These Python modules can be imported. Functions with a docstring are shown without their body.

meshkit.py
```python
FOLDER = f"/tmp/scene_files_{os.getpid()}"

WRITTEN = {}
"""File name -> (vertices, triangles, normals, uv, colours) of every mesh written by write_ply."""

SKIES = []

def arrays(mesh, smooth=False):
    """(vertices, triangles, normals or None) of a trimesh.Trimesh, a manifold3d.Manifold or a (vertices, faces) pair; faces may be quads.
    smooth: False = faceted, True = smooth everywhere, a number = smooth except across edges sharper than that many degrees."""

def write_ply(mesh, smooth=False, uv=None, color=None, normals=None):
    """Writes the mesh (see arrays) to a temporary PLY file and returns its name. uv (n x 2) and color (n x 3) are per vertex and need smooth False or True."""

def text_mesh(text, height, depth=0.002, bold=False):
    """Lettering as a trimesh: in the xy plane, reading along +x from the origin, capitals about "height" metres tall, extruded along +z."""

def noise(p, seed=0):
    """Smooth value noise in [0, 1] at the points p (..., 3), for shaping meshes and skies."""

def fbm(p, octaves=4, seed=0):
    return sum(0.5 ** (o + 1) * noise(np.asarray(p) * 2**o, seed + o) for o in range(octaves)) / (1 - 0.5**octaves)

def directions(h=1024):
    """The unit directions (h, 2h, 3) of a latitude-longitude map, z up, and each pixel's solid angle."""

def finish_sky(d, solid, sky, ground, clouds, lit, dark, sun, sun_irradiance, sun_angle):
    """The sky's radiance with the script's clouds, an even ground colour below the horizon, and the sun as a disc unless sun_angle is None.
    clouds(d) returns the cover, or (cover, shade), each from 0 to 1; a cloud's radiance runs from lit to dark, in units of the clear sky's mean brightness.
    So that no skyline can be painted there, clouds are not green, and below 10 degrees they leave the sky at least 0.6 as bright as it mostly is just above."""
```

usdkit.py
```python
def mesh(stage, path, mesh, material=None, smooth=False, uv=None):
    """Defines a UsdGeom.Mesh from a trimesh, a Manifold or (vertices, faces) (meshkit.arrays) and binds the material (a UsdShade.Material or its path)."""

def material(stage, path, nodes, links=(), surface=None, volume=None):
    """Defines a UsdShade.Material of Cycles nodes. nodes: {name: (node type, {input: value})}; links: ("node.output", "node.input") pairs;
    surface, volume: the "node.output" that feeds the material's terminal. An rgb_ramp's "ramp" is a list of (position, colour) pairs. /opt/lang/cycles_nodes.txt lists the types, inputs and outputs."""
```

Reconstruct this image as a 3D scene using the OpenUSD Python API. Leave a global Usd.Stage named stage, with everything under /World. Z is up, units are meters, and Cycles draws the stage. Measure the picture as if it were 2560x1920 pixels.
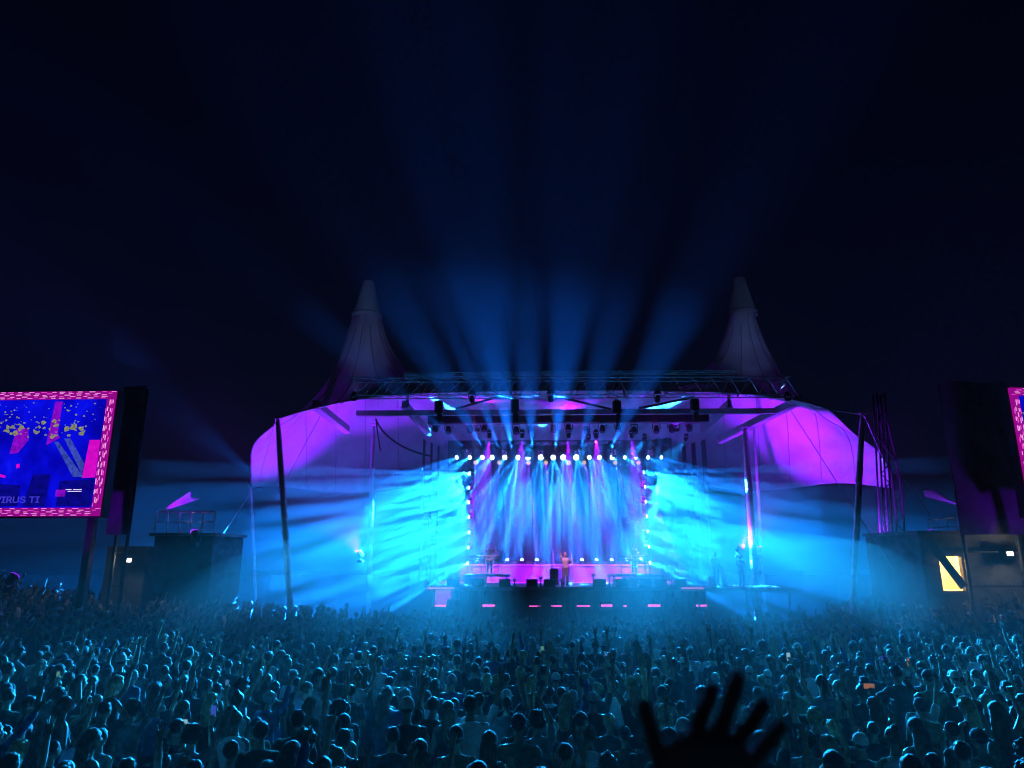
import math, random
import numpy as np, trimesh, manifold3d as m3
import meshkit, usdkit
from pxr import Usd, UsdGeom, UsdLux, UsdShade, Gf, Sdf

random.seed(7)
R = np.random.default_rng(11)
stage = Usd.Stage.CreateInMemory()
UsdGeom.SetStageUpAxis(stage, 'Z')
UsdGeom.Xform.Define(stage, '/World')
UsdGeom.Scope.Define(stage, '/World/Looks')

# ------------------------------------------------------------------ camera, sky, moon
CAMZ, TILT, F = 4.4, 13.8, 1730.0
camera = UsdGeom.Camera.Define(stage, '/World/camera')
camera.CreateHorizontalApertureAttr(36.0)
camera.CreateFocalLengthAttr(36.0 * F / 2560)
camera.AddTranslateOp().Set((0, 0, CAMZ))
camera.AddRotateXOp().Set(90 + TILT)
camera.CreateFStopAttr(1.7)
camera.CreateFocusDistanceAttr(16.0)
camera.CreateExposureAttr(0.18)

sky = UsdLux.DomeLight.Define(stage, '/World/sky')
sky.GetPrim().SetCustomDataByKey('kind', 'structure')
SUN_EL, SUN_ROT = 0.14, 3.0
UsdShade.MaterialBindingAPI.Apply(sky.GetPrim()).Bind(usdkit.material(stage, '/World/Looks/night_sky', {
    's': ('sky_texture', {'sky_type': 'single_scattering', 'sun_disc': False, 'sun_elevation': SUN_EL, 'sun_rotation': SUN_ROT}),
    'c': ('mix', {'mix_type': 'multiply', 'fac': 1.0, 'color2': (.25, .42, 1.6)}),
    'b': ('background_shader', {'strength': 0.0016})}, [('s.color', 'c.color1'), ('c.color', 'b.color')], surface='b.background'))
moon = UsdLux.DistantLight.Define(stage, '/World/moon')
moon.CreateNormalizeAttr(True); moon.CreateIntensityAttr(0.0006); moon.CreateAngleAttr(0.5); moon.CreateColorAttr(Gf.Vec3f(0.8, 0.9, 1.0))
moon.AddRotateXYZOp().Set((50, 0, -30))

# lamp strengths
CYAN = (0.006, 0.20, 1.0)
BLUE = (0.003, 0.15, 1.0)
PURPLE = (0.23, 0.003, 1.0)
K_TOP, K_SIDE, K_FLOOR, K_UP, K_CROWD, K_PURPLE, K_WASH = 45.0, 105.0, 75.0, 1.3, 1.5, 5.0, 0.6
K_STAGE = 3.0
HAZE_DENSITY = 0.0013
SMOKE = 1.0

# ------------------------------------------------------------------ helpers
CT, ST = math.cos(math.radians(TILT)), math.sin(math.radians(TILT))
def B(x, y, Y):
    "the point that stands Y metres ahead on the sight line of photo pixel (x, y) (2560 x 1920)"
    u, v = (x - 1280) / F, (960 - y) / F
    d = np.array([u, CT - v * ST, ST + v * CT])
    return np.array([0, 0, CAMZ]) + d * (Y / d[1])
def A(x, y, Y):
    return B(x * 2560 / 2212, y * 2560 / 2212, Y)
def project(p):
    q = np.asarray(p, float) - [0, 0, CAMZ]
    depth = q[1] * CT + q[2] * ST
    return 1280 + F * q[0] / depth, 960 - F * (-q[1] * ST + q[2] * CT) / depth, depth

ORD = 'first second third fourth fifth sixth seventh eighth ninth tenth eleventh twelfth thirteenth fourteenth fifteenth sixteenth seventeenth eighteenth nineteenth twentieth'.split()
NAMES = {}
def numbered(parent, name):
    k = NAMES.get((parent, name), -1) + 1
    NAMES[(parent, name)] = k
    return name if k == 0 else f'{name}_{k:03d}'
def tag(p, label=None, cat=None, group=None, kind=None):
    p = p.GetPrim() if hasattr(p, 'GetPrim') else p
    for k, v in (('label', label), ('category', cat), ('group', group), ('kind', kind)):
        if v: p.SetCustomDataByKey(k, v)
    return p
def path_of(parent):
    return '/World' if parent is None else str(parent.GetPath())
def thing(name, label, cat, group=None, loc=None, rotz=0.0, scale=None):
    up = '/World'
    x = UsdGeom.Xform.Define(stage, f'{up}/{numbered(up, name)}')
    if loc is not None: x.AddTranslateOp().Set(tuple(map(float, loc)))
    if rotz: x.AddRotateZOp().Set(math.degrees(rotz))
    if scale is not None: x.AddScaleOp().Set(tuple(scale) if np.ndim(scale) else (scale,) * 3)
    return tag(x, label, cat, group)
def obj(name, mesh, mat, parent=None, smooth=35):
    up = path_of(parent)
    return usdkit.mesh(stage, f'{up}/{numbered(up, name)}', mesh, mat, smooth=smooth).GetPrim()
def cat_(ms): return trimesh.util.concatenate(ms)
def box(size, center=(0, 0, 0)):
    b = trimesh.creation.box(size); b.apply_translation(center); return b
def box2(lo, hi):
    lo, hi = np.minimum(lo, hi), np.maximum(lo, hi)
    return box(hi - lo, (lo + hi) / 2)
def frame_to(direction):
    z = np.asarray(direction, float); z = z / np.linalg.norm(z)
    x = np.cross([0, 0, 1.0] if abs(z[2]) < .95 else [0, 1.0, 0], z); x /= np.linalg.norm(x)
    M = np.eye(4); M[:3, 0], M[:3, 1], M[:3, 2] = x, np.cross(z, x), z
    return M
def rod(a, b, r, n=8, r2=None):
    a, b = np.asarray(a, float), np.asarray(b, float)
    L = np.linalg.norm(b - a); ang = np.arange(n) * 2 * np.pi / n
    c = np.stack([np.cos(ang), np.sin(ang)], 1)
    v = np.vstack([np.c_[c * r, np.zeros(n)], np.c_[c * (r if r2 is None else r2), np.full(n, L)], [[0, 0, 0], [0, 0, L]]])
    f = []
    for i in range(n):
        j = (i + 1) % n
        f += [[i, j, n + j], [i, n + j, n + i], [2 * n, j, i], [2 * n + 1, n + i, n + j]]
    m = trimesh.Trimesh(v, f, process=False); M = frame_to(b - a); M[:3, 3] = a
    m.apply_transform(M); return m
def bar(a, b, w, h):
    "a square-section beam from a to b"
    a, b = np.asarray(a, float), np.asarray(b, float)
    m = box((w, h, np.linalg.norm(b - a))); M = frame_to(b - a); M[:3, 3] = (a + b) / 2
    m.apply_transform(M); return m
def tube(points, r, n=6):
    import_p = np.asarray(points, float)
    t = np.gradient(import_p, axis=0); t /= np.linalg.norm(t, axis=1, keepdims=True) + 1e-12
    a = np.cross(t, np.where(np.abs(t[:, 2:]) < .9, [0, 0, 1.0], [1.0, 0, 0])); a /= np.linalg.norm(a, axis=1, keepdims=True) + 1e-12
    b = np.cross(t, a); ang = np.arange(n) * 2 * np.pi / n
    r = np.broadcast_to(r, (len(import_p),))
    v = import_p[:, None] + r[:, None, None] * (np.cos(ang)[None, :, None] * a[:, None] + np.sin(ang)[None, :, None] * b[:, None])
    f = []
    for i in range(len(import_p) - 1):
        for j in range(n):
            k = (j + 1) % n
            f += [[i * n + j, (i + 1) * n + j, (i + 1) * n + k], [i * n + j, (i + 1) * n + k, i * n + k]]
    return trimesh.Trimesh(v.reshape(-1, 3), f, process=False)
def rbox(size, center=(0, 0, 0), r=.02):
    "a box with chamfered edges"
    s = np.asarray(size) / 2; r = min(r, s.min() * .6); pts = []
    for sx in (-1, 1):
        for sy in (-1, 1):
            for sz in (-1, 1):
                q = np.array([sx, sy, sz]) * s
                for k in range(3):
                    w = q.copy(); w[[i for i in range(3) if i != k]] -= np.array([sx, sy, sz])[[i for i in range(3) if i != k]] * r; pts.append(w)
    return trimesh.Trimesh(np.array(pts) + center, trimesh.convex.convex_hull(np.array(pts)).faces, process=False) if False else trimesh.convex.convex_hull(np.array(pts) + center)
def revolve(profile, center=(0, 0, 0), n=24):
    m = trimesh.creation.revolve(np.asarray(profile, float), sections=n); m.apply_translation(center); return m

# ------------------------------------------------------------------ materials
def plain(name, color, rough=.6, metal=0.0, noise=None, amount=.25, bump=0.0, emit=None, strength=0.0, extra=None):
    n = {'p': ('principled_bsdf', {'base_color': color, 'roughness': rough, 'metallic': metal, **(extra or {})})}
    links = []
    if emit is not None:
        n['p'][1].update({'emission_color': emit, 'emission_strength': strength})
    if noise:
        n['g'] = ('geometry', {})
        n['n'] = ('noise_texture', {'scale': noise, 'detail': 4.0, 'roughness': .6})
        n['r'] = ('rgb_ramp', {'ramp': [(0.3, tuple(c * (1 - amount) for c in color)), (0.7, tuple(min(1, c * (1 + amount)) for c in color))]})
        links += [('g.position', 'n.vector'), ('n.fac', 'r.fac'), ('r.color', 'p.base_color')]
        if bump:
            n['b'] = ('bump', {'strength': bump, 'distance': .02}); links += [('n.fac', 'b.height'), ('b.normal', 'p.normal')]
    return usdkit.material(stage, f'/World/Looks/{name}', n, links, surface='p.BSDF')
def glow(name, color, strength):
    return usdkit.material(stage, f'/World/Looks/{name}', {'e': ('emission', {'color': color, 'strength': strength})}, surface='e.emission')
M = {}
M['ground'] = plain('trampled_ground', (.05, .05, .048), .9, noise=1.5, amount=.4, bump=.5)
M['concrete'] = plain('concrete', (.22, .22, .21), .85, noise=2.0, bump=.3)
M['deck'] = plain('stage_ply', (.2, .2, .21), .6, noise=3.0)
M['drape'] = plain('black_drape', (.035, .035, .04), .9, noise=4.0, bump=.4)
M['backdrop'] = plain('backdrop_cloth', (.05, .05, .06), .85, noise=1.2)
M['steel'] = plain('galvanised_steel', (.45, .45, .47), .38, .85, noise=6.0, amount=.15)
M['alu'] = plain('aluminium_truss', (.62, .62, .64), .32, .9)
M['black'] = plain('black_metal', (.022, .022, .024), .75)
M['rubber'] = plain('black_cable', (.02, .02, .02), .7)
M['greypaint'] = plain('grey_paint', (.3, .3, .32), .5, noise=3.0, amount=.12)
M['pale'] = plain('pale_lens', (.75, .7, .66), .35)
M['cabinet'] = plain('speaker_cabinet', (.03, .03, .032), .7, noise=20.0)
M['grille'] = plain('speaker_grille', (.05, .05, .055), .5, .6)
M['wall'] = plain('rendered_wall', (.13, .125, .12), .9, noise=1.2, amount=.35, bump=.3)
M['scrim'] = plain('scrim_mesh', (.2, .16, .22), .95, noise=.8, amount=.3, bump=.3)
M['wire'] = plain('steel_wire', (.4, .4, .42), .4, .8)
M['keys'] = plain('synth_body', (.12, .1, .12), .4, noise=15.0)
M['white'] = plain('white_plastic', (.75, .75, .75), .4)
M['lens_hot'] = glow('lit_lens', (.55, .95, 1.0), 9.0)
M['lens_side'] = glow('lit_side_lens', (.40, .92, 1.0), 6.0)
M['lens_floor'] = glow('lit_floor_lens', (.40, .95, 1.0), 6.0)
M['lens_dim'] = glow('dim_violet_lens', (.25, .08, .8), .35)
M['lens_disc'] = glow('pale_disc_lens', (.9, .62, .55), .75)
M['led_pink'] = glow('pink_led_strip', (1.0, .10, .75), 1.1)
M['led_purple'] = glow('purple_led_panel', (.28, .003, 1.0), .75)
M['white_lamp'] = glow('white_work_lamp', (1.0, .95, .75), 3.0)
M['warm_room'] = plain('warm_room_wall', (.72, .6, .34), .8)
M['bulb'] = glow('warm_bulb', (1.0, .72, .3), 6.0)
M['membrane'] = usdkit.material(stage, '/World/Looks/tent_membrane', {
    'g': ('geometry', {}), 'n': ('noise_texture', {'scale': .6, 'detail': 5.0}),
    'r': ('rgb_ramp', {'ramp': [(.3, (.46, .46, .47)), (.7, (.62, .62, .62))]}),
    'wm': ('mapping', {'mapping_type': 'point', 'scale': (.9, .25, .5)}), 'w': ('noise_texture', {'scale': 1.6, 'detail': 4.0, 'roughness': .6, 'distortion': .8}), 'bp': ('bump', {'strength': .5, 'distance': .12}),
    'd': ('principled_bsdf', {'roughness': .7}), 't': ('translucent_bsdf', {'color': (.5, .5, .5)}), 'm': ('mix_closure', {'fac': .022})},
    [('g.position', 'n.vector'), ('n.fac', 'r.fac'), ('r.color', 'd.base_color'), ('g.position', 'wm.vector'), ('wm.vector', 'w.vector'), ('w.fac', 'bp.height'), ('bp.normal', 'd.normal'), ('d.BSDF', 'm.closure1'), ('t.BSDF', 'm.closure2')], surface='m.closure')

# ------------------------------------------------------------------ ground
def ground_z(x, y):
    x, y = np.asarray(x, float), np.asarray(y, float)
    z = np.interp(y, [-60, -1, -.9, .42, .46, 1.6, 1.64, 2.8, 2.84, 4.2, 4.24, 6, 7, 30, 34], [14, 3.2, 2.72, 2.70, 2.10, 2.10, 1.65, 1.65, 1.25, 1.25, .95, .76, .7, 0, 0])
    side = np.abs(x - 1.5)
    rise = np.where(side > 13, .085 * (side - 13), 0) + np.where(side > 26, .22 * (side - 26), 0)
    rise = rise * np.clip((46 - y) / 10, 0, 1)
    return z + np.minimum(rise, 9)
gx = np.r_[-200, -140, -90, np.linspace(-60, 60, 81), 90, 140, 200]
gy = np.unique(np.r_[-200, -120, -60, -30, -10, -1, -.9, .42, .46, 1.6, 1.64, 2.8, 2.84, 4.2, 4.24, 6, np.linspace(7, 60, 54), 80, 120, 200])
X, Y = np.meshgrid(gx, gy)
Z = ground_z(X, Y)
ni, nj = X.shape
idx = np.arange(ni * nj).reshape(ni, nj)
quads = np.stack([idx[:-1, :-1], idx[:-1, 1:], idx[1:, 1:], idx[1:, :-1]], -1).reshape(-1, 4)
tag(obj('ground', (np.stack([X, Y, Z], -1).reshape(-1, 3), quads), M['ground'], smooth=False), kind='structure')

# ------------------------------------------------------------------ stage
SY = 38.0                                    # front edge of the stage
SZ = float(B(1415, 1468, SY)[2])             # its floor
SL, SR = float(B(1064, 1468, SY)[0]), float(B(1762, 1468, SY)[0])
SC = (SL + SR) / 2
BACK = 50.0
st = thing('concert_stage', 'black concert stage with skirted front and stairs in the middle of its riser', 'stage')
obj('deck', box2((SL, SY, SZ - .18), (SR, BACK + .5, SZ)), M['deck'], st)
obj('edge_trim', box2((SL, SY - .03, SZ - .12), (SR, SY - .003, SZ + .02)), M['greypaint'], st)
def pleated(x0, x1, z0, z1, y, depth=.06, step=.16):
    n = int((x1 - x0) / step * 4) + 2; xs = np.linspace(x0, x1, n)
    ys = y + depth * np.sin((xs - x0) / step * np.pi) + .3 * depth * np.sin((xs - x0) * 1.7)
    rows = np.linspace(z0, z1, 4)
    v = np.stack([np.tile(xs, 4), np.tile(ys, 4), np.repeat(rows, n)], 1)
    v[:, 1] += (1 - (v[:, 2] - z0) / (z1 - z0)) * .05 * np.sin(v[:, 0] * 5.3)
    q = np.arange(4 * n).reshape(4, n)
    return v, np.stack([q[:-1, :-1], q[:-1, 1:], q[1:, 1:], q[1:, :-1]], -1).reshape(-1, 4)
obj('front_skirt', pleated(SL + .6, SR, .02, SZ - .2, SY + .12), M['drape'], st, smooth=True)
for xx in np.linspace(SL + .3, SR - .3, 8):
    obj('leg', rod((xx, SY + .6, 0), (xx, SY + .6, SZ - .18), .05), M['steel'], st)
# back riser with a staircase in its middle
RY = 45.0; RZ = float(B(1300, 1412, RY)[2])
xl, xr = float(B(1150, 1412, RY)[0]), float(B(1648, 1412, RY)[0])
obj('riser', box2((xl, RY, SZ + .003), (xr, RY + 4.2, RZ)), M['deck'], st)
obj('riser_trim', box2((xl, RY - .02, RZ - .08), (xr, RY - .003, RZ + .01)), M['greypaint'], st)
sx0, sx1 = float(B(1386, 1440, 44)[0]), float(B(1430, 1440, 44)[0])
for k in range(6):
    zt = SZ + (RZ - SZ) * (k + 1) / 7
    obj('step', box2((sx0, RY - .03 - (6 - k) * .26, zt - .045), (sx1, RY - .03 - (5 - k) * .26 - .01, zt)), M['greypaint'], st)
for xx in (sx0 - .03, sx1 + .03):
    a, b = (xx, RY - 1.6, SZ + .9), (xx, RY - .05, RZ + .95)
    obj('handrail', cat_([rod(a, b, .02), rod((xx, RY - 1.6, SZ), a, .02), rod((xx, RY - .05, RZ - .4), b, .02)]), M['alu'], st)
# backdrop made of hanging cloths
bl, br, bz1 = float(B(1120, 1100, BACK)[0]), float(B(1680, 1100, BACK)[0]), float(B(1300, 1085, BACK)[2])
bd = thing('stage_backdrop', 'grey blue backdrop of hanging cloths closing the back of the stage', 'backdrop')
xs = np.linspace(bl, br, 9)
for k in range(8):
    obj('cloth', pleated(xs[k] + .02, xs[k + 1] - .02, SZ + .01, bz1, BACK + (.05 if k % 2 else 0), .05, .3), M['backdrop'], bd, smooth=True)
obj('curtain_rail', rod((bl - .3, BACK, bz1 + .05), (br + .3, BACK, bz1 + .05), .05), M['black'], bd)
# side wings
for s, xx, lab in ((-1, bl - .6, 'dark wing curtain closing the left side of the stage'), (1, br + .6, 'dark wing curtain closing the right side of the stage')):
    w = thing('wing_curtain', lab, 'curtain', 'wing curtains beside the stage')
    for k in range(3):
        v, q = pleated(0, 1.25, SZ + .01, bz1 - 1.0, 0, .05, .25)
        v = np.stack([np.full(len(v), xx) + s * k * .35 + v[:, 1], BACK - .3 - 1.3 * k - .8 * v[:, 0], v[:, 2]], 1)
        obj('cloth', (v, q), M['drape'], w, smooth=True)

# purple lit panel and boxes in front of the stage
pn = thing('lit_side_panel', 'glowing purple upright panel below the left end of the stage', 'light panel')
p0, p1 = B(1087, 1516, SY - .5), B(1128, 1476, SY - .5)
obj('panel', box2((p0[0], SY - .5, p0[2]), (p1[0], SY - .44, p1[2])), M['led_purple'], pn)
obj('frame', box2((p0[0] - .06, SY - .52, p0[2] - .06), (p0[0] - .002, SY - .42, p1[2] + .06)), M['black'], pn)
obj('frame', box2((p1[0] + .002, SY - .52, p0[2] - .06), (p1[0] + .06, SY - .42, p1[2] + .06)), M['black'], pn)
obj('stand', box2((p0[0] + .1, SY - .47, .01), (p0[0] + .3, SY - .40, p0[2] - .01)), M['black'], pn)
def sub_box(xa, xb, y0, y1, Yd, label):
    a, b = B(xa, y1, Yd), B(xb, y0, Yd)
    t = thing('subwoofer', label, 'speaker', 'subwoofers along the stage front')
    z0 = max(.02, a[2])
    w = b[0] - a[0]; c = (a[0] + b[0]) / 2
    obj('cabinet', rbox((w, .8, b[2] - z0), (c, Yd + .4, (b[2] + z0) / 2), .02), M['cabinet'], t, smooth=False)
    obj('grille', box((w * .9, .03, (b[2] - z0) * .86), (c, Yd - .016, (b[2] + z0) / 2)), M['grille'], t)
    return t
subs = [(1092, 1122, 'left end'), (1122, 1150, 'second from the left end'), (1205, 1240, 'third from the left end'), (1345, 1380, 'left of centre'), (1442, 1478, 'right of centre'), (1500, 1534, 'fifth from left'), (1560, 1596, 'third from the right end'), (1618, 1654, 'second from the right end'), (1738, 1770, 'right end')]
for k, (xa, xb, w) in enumerate(subs):
    sub_box(xa, xb, 1519, 1560, SY - 1.4, f'black subwoofer on the ground before the stage, {w} of the row')
for xa, xb, y0, w in ((1117, 1146, 1499, 'left end'), (1352, 1379, 1497, 'left of the centre'), (1690, 1712, 1497, 'right end')):
    sub_box(xa, xb, y0, 1516, SY - 1.3, f'black speaker box standing on the subwoofer row at the {w}')
strips = [(1087, 1115, 5, 'leftmost'), (1206, 1237, 6, 'second from left'), (1323, 1351, 3, 'third from left, thin'), (1378, 1405, 4, 'just left of the singer'), (1442, 1475, 4, 'just right of the singer'), (1503, 1531, 6, 'sixth from left'), (1559, 1567, 4, 'shortest, third from right'), (1620, 1651, 6, 'second from right'), (1741, 1767, 5, 'rightmost')]
for xa, xb, h, w in strips:
    a, b = B(xa, 1517, SY - 1.7), B(xb, 1517 - h, SY - 1.7)
    t = thing('led_strip_lamp', f'glowing pink strip lamp below the stage edge, {w}', 'lamp', 'pink strip lamps under the stage edge')
    obj('light_strip', box2((a[0], SY - 1.72, a[2]), (b[0], SY - 1.66, b[2])), M['led_pink'], t)
    obj('housing', box2((a[0] - .04, SY - 1.655, a[2] - .05), (b[0] + .04, SY - 1.5, b[2] + .02)), M['black'], t)
    obj('bracket', box2(((a[0] + b[0]) / 2 - .03, SY - 1.58, a[2] - .4), ((a[0] + b[0]) / 2 + .03, SY - 1.52, a[2] - .053)), M['black'], t)
# crowd barrier
for k in range(14):
    x0 = SL - 2.6 + k * 1.5
    t = thing('crowd_barrier', f'aluminium crowd barrier section before the stage, {ORD[k]} from the left', 'barrier', 'crowd barrier before the stage')
    obj('frame', cat_([rod((x0, 35.2, .02), (x0, 35.2, 1.15), .025), rod((x0 + 1.44, 35.2, .02), (x0 + 1.44, 35.2, 1.15), .025), rod((x0, 35.2, 1.15), (x0 + 1.44, 35.2, 1.15), .03)]), M['alu'], t)
    obj('panel', box2((x0 + .03, 35.18, .15), (x0 + 1.41, 35.2, 1.05)), M['alu'], t)
    obj('foot', box2((x0, 35.2, .01), (x0 + 1.44, 36.2, .04)), M['alu'], t)

# ------------------------------------------------------------------ lamps
def spot(parent, p, target, angle, power, color, soft=.5, radius=.07):
    up = path_of(parent)
    l = UsdLux.SphereLight.Define(stage, f"{up}/{numbered(up, 'beam_light')}")
    l.CreateRadiusAttr(radius); l.CreateIntensityAttr(power); l.CreateNormalizeAttr(True); l.CreateColorAttr(Gf.Vec3f(*color))
    s = UsdLux.ShapingAPI.Apply(l.GetPrim()); s.CreateShapingConeAngleAttr(angle); s.CreateShapingConeSoftnessAttr(soft)
    Mx = frame_to(np.asarray(p, float) - np.asarray(target, float))
    G = np.eye(4); G[:3, :3] = Mx[:3, :3].T; G[3, :3] = p
    l.AddTransformOp().Set(Gf.Matrix4d(G.tolist()))
def moving_head(name, label, group, p, aim, lens, r=.13, mount='hang', cat='stage lamp'):
    "base, yoke, head and lens; p is the middle of the lens"
    p = np.asarray(p, float); d = np.asarray(aim, float) / np.linalg.norm(aim)
    t = thing(name, label, cat, group)
    c = p - d * r * 1.35                                    # pivot
    Mh = frame_to(d); Mh[:3, 3] = c
    head = revolve([(0, -1.25 * r), (.75 * r, -1.2 * r), (.95 * r, -.5 * r), (1.12 * r, .8 * r), (1.12 * r, 1.3 * r), (0, 1.28 * r)], n=16); head.apply_transform(Mh)
    obj('head', head, M['black'], t)
    ln = trimesh.creation.cylinder(r * .98, .02, sections=20); Ml = frame_to(d); Ml[:3, 3] = p + d * .01; ln.apply_transform(Ml)
    obj('lens', ln, lens, t)
    side = np.cross(d, [0, 0, 1.0]); side = side / np.linalg.norm(side) if np.linalg.norm(side) > .05 else np.array([1.0, 0, 0])
    up = {'hang': np.array([0, 0, 1.0]), 'stand': np.array([0, 0, -1.0])}[mount]
    e1, e2 = c + side * r * 1.35, c - side * r * 1.35
    top = c + up * r * 2.1
    obj('yoke', cat_([bar(e1, e1 + up * r * 2.1, .04, .06), bar(e2, e2 + up * r * 2.1, .04, .06), bar(top + side * r * 1.35, top - side * r * 1.35, .05, .08)]), M['black'], t)
    obj('base', rbox((r * 2.2, r * 2, r * .9), top + up * r * .5, .02), M['black'], t)
    return t
LY = 47.0
TOPX = [1142, 1174.5, 1206, 1230.6, 1262, 1295, 1320, 1352, 1383, 1408, 1440.5, 1473, 1498, 1530, 1562, 1589, 1620, 1653]
for k, px in enumerate(TOPX):
    p = B(px, 1143.5, LY)
    s = (px - 1398) / 256
    t = moving_head('beam_lamp', f'glaring cyan beam lamp, {ORD[k]} from left in the row above the stage', 'beam lamps in the row above the stage', p, (s * .8, -1, -.35), M['lens_hot'] if k < 14 else M['lens_side'], (.13, .14, .145, .15, .165, .15, .17, .185, .165, .18, .19, .14, .15, .155, .13, .14, .14, .13)[k])
    power = (1.15 if k < 7 else 1.0 if k < 12 else .75) * K_TOP
    for j, off in enumerate((-.34, -.08, .2, .46) if k < 13 else (-.1, .2, .5)):
        sl = s * 1.05 + off * (.75 if abs(s) > .3 else .9) + R.normal(0, .04)
        spot(t, p + np.array([0, -.06, 0]), p + np.array([sl * 10, -5.5, -10 + 4 * abs(s) + R.normal(0, .6)]), 1.7 + 1.0 * R.random(), 5200 * power * (.7 + .6 * R.random()), CYAN)
# pale round lamps under the row, throwing purple shafts
for k, (px, lean) in enumerate(((1189, -.05), (1248.6, -.1), (1321, .12), (1364.5, .08), (1422, .12), (1460, .3), (1538, .33), (1596, .35))):
    p = B(px, 1156.5, LY - .35)
    t = moving_head('wash_lamp', f'pale round wash lamp throwing a purple shaft, {ORD[k]} from left under the beam lamps', 'pale wash lamps under the beam lamps', p, (lean * .3, -1, -.6), M['lens_disc'], .15)
    spot(t, p + np.array([0, -.05, -.1]), p + np.array([lean * 9 - .2, 0.2, -8.6]), 4.0, 14000 * K_PURPLE * (.5 if px in (1189, 1248.6) else 1.0), PURPLE, .5)
# unlit four-lens blinders over the row
for k, px in enumerate((1172, 1261, 1351, 1443, 1533.6, 1625)):
    p = B(px, 1131, LY + .1)
    t = thing('blinder_lamp', f'dim four lens blinder, {ORD[k]} from left above the beam lamps', 'stage lamp', 'four lens blinders above the beam lamps')
    obj('housing', rbox((.5, .2, .42), p + np.array([0, .12, 0])), M['black'], t)
    for sx in (-1, 1):
        for sz in (-1, 1):
            ln = trimesh.creation.cylinder(.085, .02, sections=14); Ml = frame_to((0, -1, 0)); Ml[:3, 3] = p + np.array([sx * .115, .005, sz * .1]); ln.apply_transform(Ml)
            obj('lens', ln, M['lens_dim'], t)
# the columns of lamps on either side
LEFT = [(1174, 1183.5), (1172, 1219.6), (1172.6, 1256), (1172, 1293), (1173, 1331), (1171, 1369), (1170, 1408)]
RIGHT = [(1609, 1181), (1612, 1217), (1614, 1254), (1617, 1291), (1619, 1328.5), (1622, 1366.5), (1625, 1407)]
CY = 43.5
for side, pts, word in ((-1, LEFT, 'left'), (1, RIGHT, 'right')):
    for k, (px, py) in enumerate(pts):
        p = B(px, py, CY)
        t = moving_head('side_beam_lamp', f'cyan beam lamp, {ORD[k]} from top in the column at stage {word}', f'beam lamps in the {word} column', p, (side, -.7, .1 - .05 * k), M['lens_side'], .10)
        for j in range(4):
            tilt = (.20, .07, -.06, -.19)[j] + (-.19 - .036 * k if side < 0 else -.19 - .028 * k) + R.normal(0, .015)
            depth = -.02 - .11 * ((j * 7 + k * 3) % 4) / 3
            pw = 5200 if side < 0 else 3000
            spot(t, p + np.array([side * .06, -.04, 0]), p + np.array([side, depth, tilt]) * 10, (2.2, 3.4, 2.8, 3.8)[(j + k) % 4], pw * K_SIDE * (.6 + .8 * R.random()), CYAN)
    # the ladder truss that carries them
    t = thing('lamp_tower', f'upright ladder truss carrying the column of lamps at the {word} side of the stage', 'truss tower', 'lamp towers beside the stage')
    a, b = B(pts[0][0], 1165, CY + .5), B(pts[-1][0], 1462, CY + .5)
    for q in (-.15, .15):
        obj('chord', rod((b[0] + q + side * -.1, CY + .5, SZ), (b[0] + q + side * -.1, CY + .5, a[2]), .03), M['black'], t)
    for zz in np.arange(SZ + .3, a[2], .5):
        obj('rung', rod((b[0] - .15 - side * .1, CY + .5, zz), (b[0] + .15 - side * .1, CY + .5, zz), .018, 6), M['black'], t)
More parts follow.
